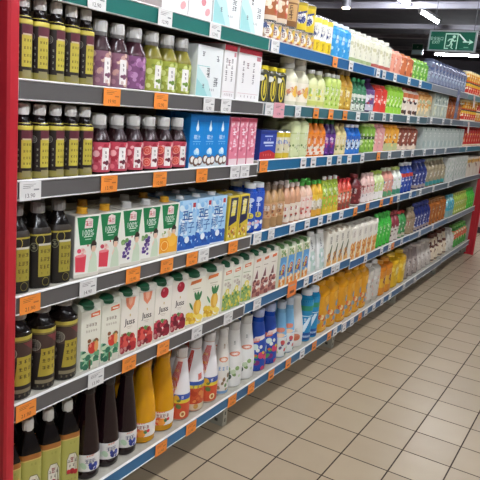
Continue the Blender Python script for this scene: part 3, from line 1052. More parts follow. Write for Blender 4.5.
# boxes and cartons
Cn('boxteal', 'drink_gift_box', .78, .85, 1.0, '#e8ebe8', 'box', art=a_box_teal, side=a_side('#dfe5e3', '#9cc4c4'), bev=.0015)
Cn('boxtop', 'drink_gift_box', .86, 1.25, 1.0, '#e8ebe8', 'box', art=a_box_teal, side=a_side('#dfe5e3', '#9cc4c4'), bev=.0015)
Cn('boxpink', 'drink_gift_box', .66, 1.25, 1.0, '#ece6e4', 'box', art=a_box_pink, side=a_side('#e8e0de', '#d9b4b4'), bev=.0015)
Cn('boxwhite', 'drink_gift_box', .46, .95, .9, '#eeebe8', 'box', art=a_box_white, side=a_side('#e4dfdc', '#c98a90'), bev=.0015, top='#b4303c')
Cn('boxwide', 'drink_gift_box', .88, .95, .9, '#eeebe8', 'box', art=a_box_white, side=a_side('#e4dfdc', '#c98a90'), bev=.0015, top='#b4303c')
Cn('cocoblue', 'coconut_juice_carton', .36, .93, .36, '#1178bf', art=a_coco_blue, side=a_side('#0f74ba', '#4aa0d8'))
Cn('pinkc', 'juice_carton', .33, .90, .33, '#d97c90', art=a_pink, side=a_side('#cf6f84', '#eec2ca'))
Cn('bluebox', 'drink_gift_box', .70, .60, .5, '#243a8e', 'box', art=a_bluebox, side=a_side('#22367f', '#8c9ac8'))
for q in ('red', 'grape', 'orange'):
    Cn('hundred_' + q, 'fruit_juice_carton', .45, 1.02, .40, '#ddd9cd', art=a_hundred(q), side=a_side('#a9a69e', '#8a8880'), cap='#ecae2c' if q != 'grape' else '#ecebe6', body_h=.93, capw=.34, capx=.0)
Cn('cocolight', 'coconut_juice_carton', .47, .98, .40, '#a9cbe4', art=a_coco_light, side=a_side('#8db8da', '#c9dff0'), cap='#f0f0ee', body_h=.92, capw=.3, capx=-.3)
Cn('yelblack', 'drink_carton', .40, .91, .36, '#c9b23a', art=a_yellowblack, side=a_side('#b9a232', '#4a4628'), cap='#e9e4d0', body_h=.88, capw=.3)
def G(key, w, art, body='#e6e0d0', capc='#1d5a3a'):
    kind(key, 'juice_carton', 'carton', w, 1.08, .40, lambda: gable('juice_carton', w, 1.08, .40, body, art, capc))
G('apple', .43, a_apple, '#dedcc8')
G('juss_peach', .43, a_juss('peach'))
G('juss_cherry', .46, a_juss('cherry'))
G('pine', .50, a_pine)
G('flower', .42, a_flower)
G('nut', .34, a_nut)
G('kid', .40, a_kid, '#cfd0b8', '#5c8a4a')
G('swallow', .44, a_swallow, '#e6e0d0', '#b9a890')
G('orangec', .48, a_orangecarton, '#e6e0d0', '#d9cfc0')
kind('clearp', 'drink_pouch', 'pouch', .55, 1.05, .36, lambda: pouch('drink_pouch', .55, 1.05, .36, '#d9dad4', a_clearpouch))
def lg(A):
    bands([(0, 1, '#a9bf3e'), (0, .22, '#e0c338')], [(.1, .55, ['#e8963a', '#d9c43a', '#f0d880'], 9, .014), (.55, .95, ['#c7d65a', '#8aa838', '#dfe6b0'], 8, .012)], 4)(A)
    A.glyphs((0,), (.84, .7), .018, '#4f7a2c', 3)
kind('limep', 'drink_pouch', 'pouch', .345, .97, .30, lambda: pouch('drink_pouch', .345, .97, .30, '#a9bf3e', lg))
# cans
def K(key, w, h, base, art, cat='can'):
    kind(key, 'drink_can', cat, w, h, w, lambda: can('drink_can', w, h, base, art))
K('canor', .42, .62, '#a4623a', a_can_orange)
K('canbr', .42, .62, '#7f5630', a_can_brown)
K('canye', .40, .60, '#d9bd2e', a_can_yellow)
K('cansm', .30, .36, '#b9a08a', a_can_small(['#a04a3a', '#e6dccb', '#4a5a86', '#d9b04a', '#6a8a4a']))
K('canwh', .305, .60, '#dcd4ae', bands([(.82, 1, '#d9c23a'), (0, .2, '#d4b93a')], [(.3, .7, ['#b98a8a', '#8a9ac0', '#efe9d6'], 8, .012)]))
K('canred', .50, .58, '#c9342a', bands([(.72, 1, '#e3b32e'), (0, .14, '#e9dfc8')], [(.25, .6, ['#f0e3c6', '#e2682e'], 6, .018)]))
K('canamb', .50, .58, '#d99a2c', bands([(.78, 1, '#f0dca0'), (0, .14, '#c9542c')], [(.25, .6, ['#f4e8c8', '#c9682e'], 6, .018)]))
K('swirl', .32, .82, '#e6c92f', a_swirl)
# slim bottles and bottles of the middle and far bays
B('yelcap', 'drink_bottle', SLIM, .39, .72, '#4a4526', cap='#e4cf2e', lab=(.03, .80), base='#33342a', art=a_yellowcap, span=4.2, capr=.82)
B('tallclear', 'tea_bottle', JUICE, .55, .99, '#d9d3b8', cap='#efeee8', lab=(.1, .5), base='#ece3cf', art=bands([], [(.3, .7, ['#e8b84a', '#d98f6a', '#f0d690'], 7, .022)], 4), rough=.12, collar=('#d8d6cc', .88))
B('lemon', 'tea_bottle', PET, .40, .84, '#d9dca0', cap='#f4f3ee', lab=(.08, .6), base='#dfe0a0', art=bands([(.0, .2, '#c9cf6a')], [(.3, .8, ['#e9d94a', '#f0efd8', '#9cba4a'], 8, .014)], 3))
B('lime', 'tea_bottle', FLATB, .30, .84, '#c6d77a', cap='#f2f3ea', lab=(.05, .75), base='#c0d46a', art=bands([], [(.1, .9, ['#a3c43e', '#e4ecb0', '#86ad30'], 14, .013)], 3))
B('golden', 'tea_bottle', PET, .41, .98, '#b98a2c', cap='#d9c8a0', lab=(.08, .6), base='#c9a23a', art=bands([], [(.1, .9, ['#e0c65a', '#8f6a22', '#efe0a0'], 10, .014)], 3))
B('greencap', 'tea_bottle', PET, .30, .87, '#2f6a48', cap='#2f9a58', lab=(.05, .66), base='#3c7d58', art=bands([(.0, .35, '#d7ddd0'), (.62, .78, '#dfe6dc')], [(.05, .6, ['#eef0ea', '#2b5a44', '#7a8a7c'], 12, .012)], 3))
B('purplecap', 'tea_bottle', PET, .48, .90, '#4a2f5c', cap='#5a3f86', lab=(.05, .66), base='#6a4a80', art=bands([(.0, .3, '#c9c7d2'), (.62, .75, '#e0dce4')], [(.2, .6, ['#c94a5a', '#8a6aa8', '#efeaf0'], 10, .014)], 3))
B('red', 'drink_bottle', SLIM, .48, .78, '#cf3a2c', cap='#d9473a', lab=(.03, .80), base='#d43c2e', art=bands([], [(.4, .7, ['#f4ded4', '#e8695a'], 7, .014)], 2), capr=.6)
B('limegreen', 'drink_bottle', SLIM, .37, .85, '#8fc43a', cap='#a8d64e', lab=(.03, .80), base='#96cc40', art=bands([], [(.1, .9, ['#b9e070', '#6fa82c', '#dff0b4'], 8, .013)], 2), capr=.6)
B('whitebrown', 'milk_tea_bottle', SLIM, .55, .88, '#d9c9b8', cap='#a8402e', lab=(.03, .80), base='#e2d3c4', art=bands([(.8, 1, '#c46a3c')], [(.1, .75, ['#3a2a2e', '#b5563a', '#f0e6dc', '#6a4a3a'], 10, .02)], 5), capr=.6)
B('orangemix', 'milk_tea_bottle', SLIM, .58, .86, '#c98a48', cap='#e0b070', lab=(.03, .80), base='#cf9a58', art=bands([(.0, .4, '#b9b49a')], [(.1, .9, ['#8a5a3a', '#e6cfa0', '#a8b08a'], 10, .02)], 6), capr=.6)
Cn('crate', 'drink_carton', .95, .88, .6, '#a9b0a0', art=bands([(0, 1, '#aab2a2'), (.52, .56, '#dfe3da'), (.94, 1, '#7a8a80')], [(.6, .9, ['#5a6a62', '#d9ddd2', '#8a9a90'], 12, .02), (.08, .45, ['#c9cfc0', '#d9d6b0'], 5, .025)], 4))
B('brown', 'tea_bottle', PET, .55, .96, '#8a4a28', cap='#b96a3a', lab=(.05, .62), base='#a85a30', art=bands([], [(.1, .9, ['#d99a5a', '#6a3420', '#e8c090'], 8, .02)], 3))
# third shelf, second bay on
B('palegreen', 'tea_bottle', FLATB, .43, .95, '#cfd7a4', cap='#e6e8cc', lab=(.0, .78), base='#d3daa8', art=bands([(.72, .76, '#b9c487')], [(.2, .42, ['#6f8a4a', '#4f6a3a', '#dfe3c0'], 9, .008)], 3), e=4.0, span=3.0)
B('orangeg', 'juice_bottle', PET, .34, .88, '#dc7a22', cap='#3f8f3a', lab=(.06, .6), base='#e58a3a', art=bands([(.0, .45, '#ecdccb')], [(.05, .5, ['#d96a2c', '#f2e9dc', '#e9a060'], 9, .013), (.6, .9, ['#f4b05a', '#c9601a'], 5, .012)], 3))
B('violet', 'juice_bottle', PET, .31, .87, '#3a2058', cap='#3c7a3a', lab=(.06, .62), base='#5f2f80', art=bands([], [(.05, .9, ['#b03a7a', '#7f4aa8', '#d9b0d8', '#3a1f60'], 12, .013)], 3))
B('cream', 'soy_milk_bottle', PET, .36, .82, '#dcca8c', cap='#a98f5c', lab=(.06, .62), base='#e4d6a0', art=bands([], [(.1, .45, ['#6f8a4a', '#efe6c4', '#c9b46a'], 8, .012), (.6, .9, ['#f0e9d0', '#d9b46a'], 4, .012)], 3))
B('bluewhite', 'sports_drink_bottle', PET, .34, .80, '#2a6ac0', cap='#f2f4f6', lab=(.05, .62), base='#c9daee', art=bands([(.0, .3, '#2f74c6'), (.7, 1, '#2259a8')], [(.25, .75, ['#223c74', '#f2f5fa', '#5a9ade', '#1f3f80'], 10, .013)], 3))
B('green', 'tea_bottle', SLIM, .37, .81, '#7da83a', cap='#cfe08a', lab=(.03, .82), base='#86b240', art=bands([(.55, .68, '#2f4a24')], [(.1, .5, ['#b6d470', '#5f8a2c', '#e4efc0'], 7, .014)], 3), capr=.6)
B('pinkb', 'juice_bottle', SLIM, .44, .83, '#dc9a98', cap='#e8b0ac', lab=(.03, .82), base='#e0a09c', art=bands([], [(.1, .9, ['#f2cfc8', '#c97a80'], 6, .014)], 3), capr=.6)
B('orangey', 'juice_bottle', SLIM, .46, .82, '#e09a2c', cap='#eaa63a', lab=(.03, .82), base='#e6a437', art=bands([(.0, .35, '#b9c08a')], [(.2, .7, ['#8f5a2c', '#f2cf7a', '#e9e2c4'], 8, .015)], 3), capr=.6)
B('brownred', 'milk_tea_bottle', SLIM, .55, .81, '#7a4030', cap='#c9a080', lab=(.03, .82), base='#8a4a38', art=bands([(.0, .2, '#d9c6b0')], [(.2, .9, ['#e8dccb', '#5a2a22', '#b9603c'], 9, .018)], 3), capr=.6)
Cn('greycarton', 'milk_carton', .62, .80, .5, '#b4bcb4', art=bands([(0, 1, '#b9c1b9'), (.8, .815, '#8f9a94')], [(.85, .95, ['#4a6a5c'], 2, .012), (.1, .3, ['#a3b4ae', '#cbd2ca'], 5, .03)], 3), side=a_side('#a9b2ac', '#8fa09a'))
B('redcan', 'drink_bottle', SLIM, .58, .92, '#c4302c', cap='#d9473a', lab=(.03, .82), base='#c8342e', art=bands([(.0, .12, '#e2d0b0')], [(.3, .8, ['#e8a03a', '#e9c9a0', '#9c1f24'], 7, .02)], 3), capr=.6)
# fourth shelf
B('bluejuice', 'drink_bottle', SLIM, .30, 1.0, '#1f4aa8', cap='#eef0f2', lab=(.0, .84), base='#1f4eb4', art=a_bluebottle, span=3.4, capr=.78)
B('amber', 'tea_bottle', PET, .26, .92, '#b08a5e', cap='#8f7a66', lab=(.25, .6), base='#c99a6c', art=bands([], [(.1, .9, ['#b0623a', '#e6cfae', '#a8805a'], 9, .009)], 3), rough=.12)
B('pinktea', 'tea_bottle', PET, .275, .92, '#c99876', cap='#e6d6cc', lab=(.0, .50), base='#e9dac8', art=bands([(.0, .08, '#c96a4a')], [(.15, .85, ['#b5452e', '#f3e9dc'], 3, .012)], 3), rough=.12)
B('gcpink', 'tea_bottle', PET, .335, .90, '#d9b49a', cap='#4fae44', lab=(.04, .62), base='#ecd2c4', art=bands([], [(.1, .5, ['#c4473c', '#f4e6dc', '#d98a7a'], 8, .012), (.6, .95, ['#f2e6da', '#e0a094'], 4, .012)], 3))
B('gcyellow', 'tea_bottle', PET, .30, .90, '#d9a93a', cap='#4fae44', lab=(.04, .62), base='#ddd2b8', art=bands([(.0, .28, '#e0a53a'), (.72, 1, '#e9c23a')], [(.3, .7, ['#f2efe6', '#b9a890'], 5, .012)], 3))
B('redcap', 'juice_bottle', PET, .32, .83, '#c94a38', cap='#c92f34', lab=(.04, .64), base='#d46a4e', art=bands([(.0, .3, '#8f4a3c')], [(.05, .95, ['#f2ddd0', '#c0332c', '#e89a72', '#5a6a4a'], 12, .013)], 3))
B('maroon', 'juice_bottle', PET, .42, .85, '#5f1f22', cap='#8a3434', lab=(.04, .66), base='#74282a', art=bands([], [(.1, .9, ['#a8504a', '#c99a90', '#4a1618'], 9, .014)], 3))
B('blush', 'yogurt_drink_bottle', PET, .35, .86, '#dcb4a8', cap='#eecfc8', lab=(.03, .66), base='#e6c6bc', art=bands([(.0, .45, '#ece0da')], [(.4, .9, ['#d98a86', '#f2e4de', '#8a4a44'], 7, .013)], 3))
B('limewhite', 'yogurt_drink_bottle', PET, .45, .87, '#c9d69a', cap='#b9d35a', lab=(.03, .66), base='#cbd88e', art=bands([(.0, .42, '#eee8e2')], [(.5, .9, ['#9cbf4a', '#f2f2e0'], 6, .014)], 3))
B('pinkgreen', 'yogurt_drink_bottle', PET, .45, .92, '#cf8f7e', cap='#d9e0c4', lab=(.03, .66), base='#d89a88', art=bands([(.0, .3, '#5f9a6a')], [(.2, .9, ['#f0e0d4', '#c4584e', '#4a7ab0'], 8, .014)], 3))
B('whitegreen', 'yogurt_drink_bottle', PET, .43, .91, '#dfe2d6', cap='#c4d67a', lab=(.03, .66), base='#e6e6e0', art=bands([(.0, .3, '#3f8a6a')], [(.4, .9, ['#f4f4f0', '#b9cfa0'], 5, .014)], 3))
B('navyred', 'soft_drink_bottle', PET, .42, 1.02, '#23408f', cap='#dfe0e4', lab=(.05, .66), base='#27489e', art=bands([(.8, 1, '#c4402e')], [(.1, .7, ['#e6eaf2', '#1c2f6e', '#8fa8dc'], 8, .015)], 3))
B('navy', 'soft_drink_bottle', PET, .45, 1.08, '#232c64', cap='#3a4690', lab=(.05, .62), base='#2c3878', art=bands([(.0, .2, '#a08f8a')], [(.2, .9, ['#d0d4e4', '#4a5aa8', '#1a204c'], 9, .016)], 3))
B('greybrown', 'tea_bottle', PET, .55, 1.05, '#8f8268', cap='#a3a58a', lab=(.05, .6), base='#9c8f74', art=bands([(.0, .25, '#3a8f8c')], [(.3, .9, ['#b9ad92', '#75694e', '#c9b070'], 6, .02)], 3))
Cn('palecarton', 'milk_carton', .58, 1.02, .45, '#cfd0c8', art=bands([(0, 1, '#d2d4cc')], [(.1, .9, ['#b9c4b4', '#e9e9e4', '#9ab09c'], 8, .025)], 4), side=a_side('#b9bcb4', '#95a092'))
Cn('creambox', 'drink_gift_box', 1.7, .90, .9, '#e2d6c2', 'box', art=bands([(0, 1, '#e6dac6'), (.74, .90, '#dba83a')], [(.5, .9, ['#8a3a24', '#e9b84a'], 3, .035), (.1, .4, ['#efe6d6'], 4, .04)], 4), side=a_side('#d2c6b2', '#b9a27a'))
# fifth shelf, far bays
B('bright', 'sports_drink_bottle', PET, .42, 1.10, '#3aa838', cap='#4ab84a', lab=(.05, .7), base='#45b840', art=bands([], [(.1, .95, ['#7fd46a', '#2a8a2e', '#c9f0b0'], 8, .016)], 3))
B('darkredw', 'yogurt_drink_bottle', PET, .45, 1.02, '#8a3a40', cap='#a8484a', lab=(.03, .66), base='#d9cfc6', art=bands([(.7, 1, '#8a2a38')], [(.1, .6, ['#6a4a4a', '#efe6e0', '#a86a5a'], 7, .015)], 3))
B('redgreen', 'soft_drink_bottle', PET, .42, .95, '#3f8a4a', cap='#c94038', lab=(.05, .66), base='#4a9a54', art=bands([(.0, .2, '#c9bca8')], [(.2, .9, ['#e8efe0', '#2a6a38', '#c44a3a'], 6, .016)], 3))
B('tan', 'tea_bottle', PET, .50, .98, '#8f7a5e', cap='#a89a80', lab=(.05, .6), base='#a08a6c', art=bands([], [(.1, .9, ['#c4b090', '#6a5840', '#a86a5a'], 7, .018)], 3))
B('amberx', 'tea_bottle', SLIM, .52, 1.0, '#9c5a26', cap='#b9824a', lab=(.05, .78), base='#a8622c', art=bands([], [(.1, .9, ['#d0924a', '#7a401a', '#c9b090'], 8, .02)], 3), capr=.6)
B('aqua', 'sports_drink_bottle', PET, .42, 1.0, '#8fb4b4', cap='#5ab0c0', lab=(.3, .75), base='#4aa8bc', art=bands([], [(.1, .9, ['#a0dce4', '#2f8498'], 5, .016)], 3))
B('yellowgreen', 'sports_drink_bottle', PET, .42, .98, '#9cb04a', cap='#c9d06a', lab=(.05, .68), base='#a8b850', art=bands([], [(.1, .9, ['#d9c04a', '#6f9a3a', '#d4762e', '#e6e9b0'], 9, .017)], 3))
B('brightx', 'sports_drink_bottle', PET, .42, 1.0, '#45b83c', cap='#62c84e', lab=(.05, .7), base='#58cc44', art=bands([], [(.1, .9, ['#9fe47a', '#2f9a2e'], 6, .016)], 3))
# bottom shelf
B('grapeglass', 'grape_juice_bottle', CARAFE, .47, 1.56, '#1f0d12', cap='#1a1216', lab=(.10, .285), base='#e4e1dc', art=a_grapeglass, span=3.0, rough=.12, seg=26)
B('orangeglass', 'orange_juice_bottle', CARAFE, .57, 1.55, '#cf9210', cap='#c98a14', lab=(.09, .265), base='#efe9df', art=a_orangeglass, span=2.7, rough=.14, seg=26)
B('redwhite', 'fruit_drink_bottle', CONE, .48, 1.47, '#cfa890', cap='#d8d2cc', lab=(.03, .86), base='#e6e0da', art=a_redwhite, span=4.2, rough=.25)
B('redwhite2', 'fruit_drink_bottle', CONE, .49, 1.50, '#d8a890', cap='#d8d2cc', lab=(.03, .86), base='#e6e0da', art=a_redwhite2, span=4.2, rough=.25)
B('cocomilk', 'coconut_milk_bottle', CONE, .48, 1.46, '#e2ded4', cap='#e6e2da', lab=(.02, .86), base='#e8e4da', art=a_coconutmilk, span=4.2, rough=.3)
B('milkblue', 'yogurt_drink_bottle', CONE, .50, 1.47, '#e6e4de', cap='#d6d3cc', lab=(.02, .86), base='#e8e6e0', art=a_milkwhite('#2f74b4'), span=4.2, rough=.3)
B('milkgreen', 'yogurt_drink_bottle', CONE, .50, 1.47, '#e6e4de', cap='#d6d3cc', lab=(.02, .86), base='#e8e6e0', art=a_milkwhite('#6f9a4a'), span=4.2, rough=.3)
B('bluefruit', 'yogurt_drink_bottle', CONE, .55, 1.49, '#1a46a4', cap='#aab4cc', lab=(.02, .80), base='#1d4aa8', art=a_bluefruit, span=4.2, rough=.22)
B('lightblue', 'yogurt_drink_bottle', CONE, .44, 1.43, '#7fb2d4', cap='#c4ced6', lab=(.02, .80), base='#7ab4d8', art=a_lightblue, span=4.2, rough=.25)
B('roundwhite', 'milk_bottle', CARAFE, .55, 1.36, '#e6e2da', cap='#e9e6e0', lab=(.05, .5), art=a_whiteround, span=3.0, rough=.3)
B('teal', 'sports_drink_bottle', SLIM, .46, 1.41, '#1a86b4', cap='#eef0f0', lab=(.02, .82), base='#1f8abc', art=a_teal, span=4.2, capr=.7)
B('bigorange', 'orange_juice_bottle', FLATB, .56, 1.50, '#d99414', cap='#e8a832', lab=(.04, .72), base='#dc9a1c', art=a_bigorange, e=3.2, span=3.4, rough=.2)
B('clearbig', 'water_bottle', FLATB, .55, 1.38, '#c9c2b4', cap='#d9d6d0', lab=(.1, .7), base='#cfc8bc', art=bands([], [(.05, .95, ['#e8e4dc', '#a89a8a', '#d4b0a0', '#f4f2ee'], 14, .02)], 3), e=3.0, rough=.15)
B('orangelow', 'orange_juice_bottle', FLATB, .58, 1.22, '#d07a1c', cap='#e09a3a', lab=(.04, .72), base='#d88a26', art=bands([(.3, .7, '#e8b43a')], [(.3, .7, ['#8a3a22', '#f2d070'], 5, .02)], 3), e=3.2)
B('yellowbig', 'juice_bottle', FLATB, .66, 1.25, '#d9a81c', cap='#e6c04a', lab=(.04, .72), base='#dcb024', art=bands([], [(.1, .9, ['#f0d25a', '#a8a03a', '#efe0a0'], 8, .025)], 3), e=3.2)
B('greymilk', 'milk_tea_bottle', CARAFE, .62, 1.18, '#8f807a', cap='#b0a49c', lab=(.05, .6), base='#a4968e', art=bands([], [(.1, .9, ['#c9bcb2', '#6a5a56'], 6, .025)], 3))
B('paleb', 'milk_bottle', CARAFE, .62, 1.10, '#b9aea4', cap='#cfc6bc', lab=(.05, .6), base='#c4bab0', art=bands([], [(.1, .9, ['#dcd4ca', '#958a80'], 6, .025)], 3))
B('brownwhite', 'milk_tea_bottle', CONE, .62, 1.22, '#d9c6a8', cap='#5a3020', lab=(.03, .86), base='#dccbb0', art=bands([(.6, .72, '#5a2c1c'), (.04, .1, '#4a2418')], [(.2, .9, ['#6a3a26', '#efe6d4'], 5, .022)], 3))
B('whitefar', 'milk_bottle', MILK, .60, 1.02, '#d6d2c8', cap='#e0dcd4', lab=(.05, .6), base='#dad6cc', art=bands([], [(.1, .9, ['#efece6', '#b9b4a8'], 5, .025)], 3))
B('greenred', 'soft_drink_bottle', MILK, .62, 1.06, '#4f9a44', cap='#7ab85a', lab=(.04, .85), base='#55a44a', art=bands([(.45, .9, '#d9674a')], [(.1, .9, ['#e9c8a8', '#3a8034', '#a8d48a'], 7, .025)], 3))
# top shelf
B('skyblue', 'milk_drink_bottle', FLATB, .36, .81, '#2f93cf', cap='#dfeaf2', lab=(.02, .76), base='#3198d4', art=bands([], [(.1, .9, ['#7ac4ee', '#1f78b4', '#c4e4f6'], 9, .014)], 3), e=3.5, capr=.66)
B('creamtall', 'milk_drink_bottle', FLATB, .40, .86, '#dedbc4', cap='#f0eee2', lab=(.01, .76), base='#e4e1cc', art=bands([(0, .2, '#9fae78')], [(.35, .85, ['#c9c49e', '#f2f0e0', '#b9b48e'], 8, .016)], 3), e=4.0, capr=.66)
B('creamred', 'milk_drink_bottle', FLATB, .44, .86, '#dedbc4', cap='#f0eee2', lab=(.01, .76), base='#e4e1cc', art=bands([(0, .2, '#b5564a')], [(.35, .85, ['#c9c49e', '#f2f0e0', '#b9b48e'], 8, .016)], 3), e=4.0, capr=.66)
B('salmon', 'drink_bottle', SLIM, .50, .70, '#d98f74', cap='#e4a894', lab=(.03, .8), base='#de9880', art=bands([], [(.1, .9, ['#f0cdb8', '#c46a52'], 6, .015)], 3), capr=.6)
B('rust', 'drink_bottle', SLIM, .60, .69, '#b05a34', cap='#d98a5a', lab=(.03, .8), base='#c06a3e', art=bands([], [(.1, .9, ['#f0c8a0', '#7a3420', '#e07a3a'], 8, .018)], 3), capr=.6)
B('limetop', 'drink_bottle', SLIM, .48, .67, '#5f9a34', cap='#9cc45a', lab=(.03, .8), base='#6aa83c', art=bands([], [(.1, .9, ['#c4e08a', '#2f6a24', '#9cd060'], 9, .017)], 3), capr=.6)
B('bluegrey', 'drink_bottle', SLIM, .50, .86, '#646b80', cap='#4f566e', lab=(.02, .80), base='#767d92', art=bands([(.55, .62, '#c4cad6'), (.0, .1, '#4a5270')], [(.1, .95, ['#4f5f86', '#b4bccc', '#6a6478', '#9aa8b4', '#3f4f7a'], 12, .02)], 5), e=4.0, span=3.2, capr=.7)

def proto(key):
    q = P[key]
    if q[6] is None:
        q[6] = q[5]()
        q[7] = 0
    return q

# ------------------------------------------------------------------ stocking the shelves
SHELF = ['top shelf', 'second shelf down', 'third shelf down', 'fourth shelf down', 'shelf above bottom', 'bottom shelf']
def bay_at(x):
    k = 0
    while k < 4 and x > BX[k + 1]:
        k += 1
    return k
RND = random.Random(11)
def put(key, x, y, z, sx, sz, label, group, yaw=0.0):
    q = proto(key)
    o = q[6] if q[7] == 0 else dup(q[6])
    q[7] += 1
    o.location = (x, y, z)
    o.scale = (sx, min(sx, 1.15) if q[4] > q[2] * 1.6 else sx, sz)
    o.rotation_euler.z = yaw
    describe(o, label, q[1], group)
    return o
def run(s, X0, X1, h, key, desc, rows=1, tier=0.0, y0=None, n=None, fronts=None):
    """a run of one product along shelf s, from X0 to X1 (tiles), h tall; rows deep"""
    name, cat, wn, hn, dn = P[key][:5]
    y0 = y0 or (.46 if s == 5 else .40)
    n = n or max(1, round((X1 - X0) / wn))
    pitch = (X1 - X0) / n
    ta = TURNED.get(key, 0)
    sx = min(1.25, max(.7, (pitch - .022) / wn)) * (1 if not ta else math.cos(ta))
    sz = h / hn
    dd = dn * (min(sx, 1.15) if dn > wn * 1.6 else sx)
    for row in range(rows):
        for i in range(n):
            x = X0 + pitch * (i + .5)
            k = bay_at(x)
            half = wn * sx / 2 + .03
            x = max(x, BX[k] + half) if i == 0 or x - half < BX[k] else x
            if x + half > BX[k + 1] and False:
                x = BX[k + 1] - half
            z = (BZ[k][s] - LIP) * T + .0006
            if tier:
                z += tier * T
            y = (y0 + dd / 2 + wn * sx / 2 * math.sin(ta) + row * (dd * (1 + .5 * ta) + .035)) * T
            where = SHELF[s]
            if row == 0:
                lab = '%s, %s along its row, %s' % (desc, nth(i + 1), where) if n > 1 else '%s, on the %s' % (desc, where)
            else:
                lab = '%s, behind the %s, %s' % (desc, nth(i + 1), where) if n > 1 else '%s, behind the front one, %s' % (desc, where)
            yaw = 0
            if cat in ('bottle', 'can'):          # labels are turned towards the shoppers coming down the aisle
                yaw = -.8 * math.atan2(x + 9.5, y / T + 5.8) + RND.uniform(-.16, .16)
            if key in SQ:
                yaw = 0
            if key in TURNED:
                yaw = -TURNED[key]
            put(key, x * T, y, z, sx, sz, lab, desc + ' on the ' + where, yaw)
TURNED = dict(apple=.2, juss_peach=.2, juss_cherry=.2, pine=.2, flower=.18, nut=.15, hundred_red=.15, hundred_grape=.15, hundred_orange=.15, cocolight=.12, plumQ=.33, plumL=.30, cocoblue=.1)
SQ = {'bluegrey', 'skyblue', 'creamtall', 'creamred', 'plumQ', 'plumL', 'palegreen', 'bigorange', 'clearbig', 'orangelow', 'yellowbig'}
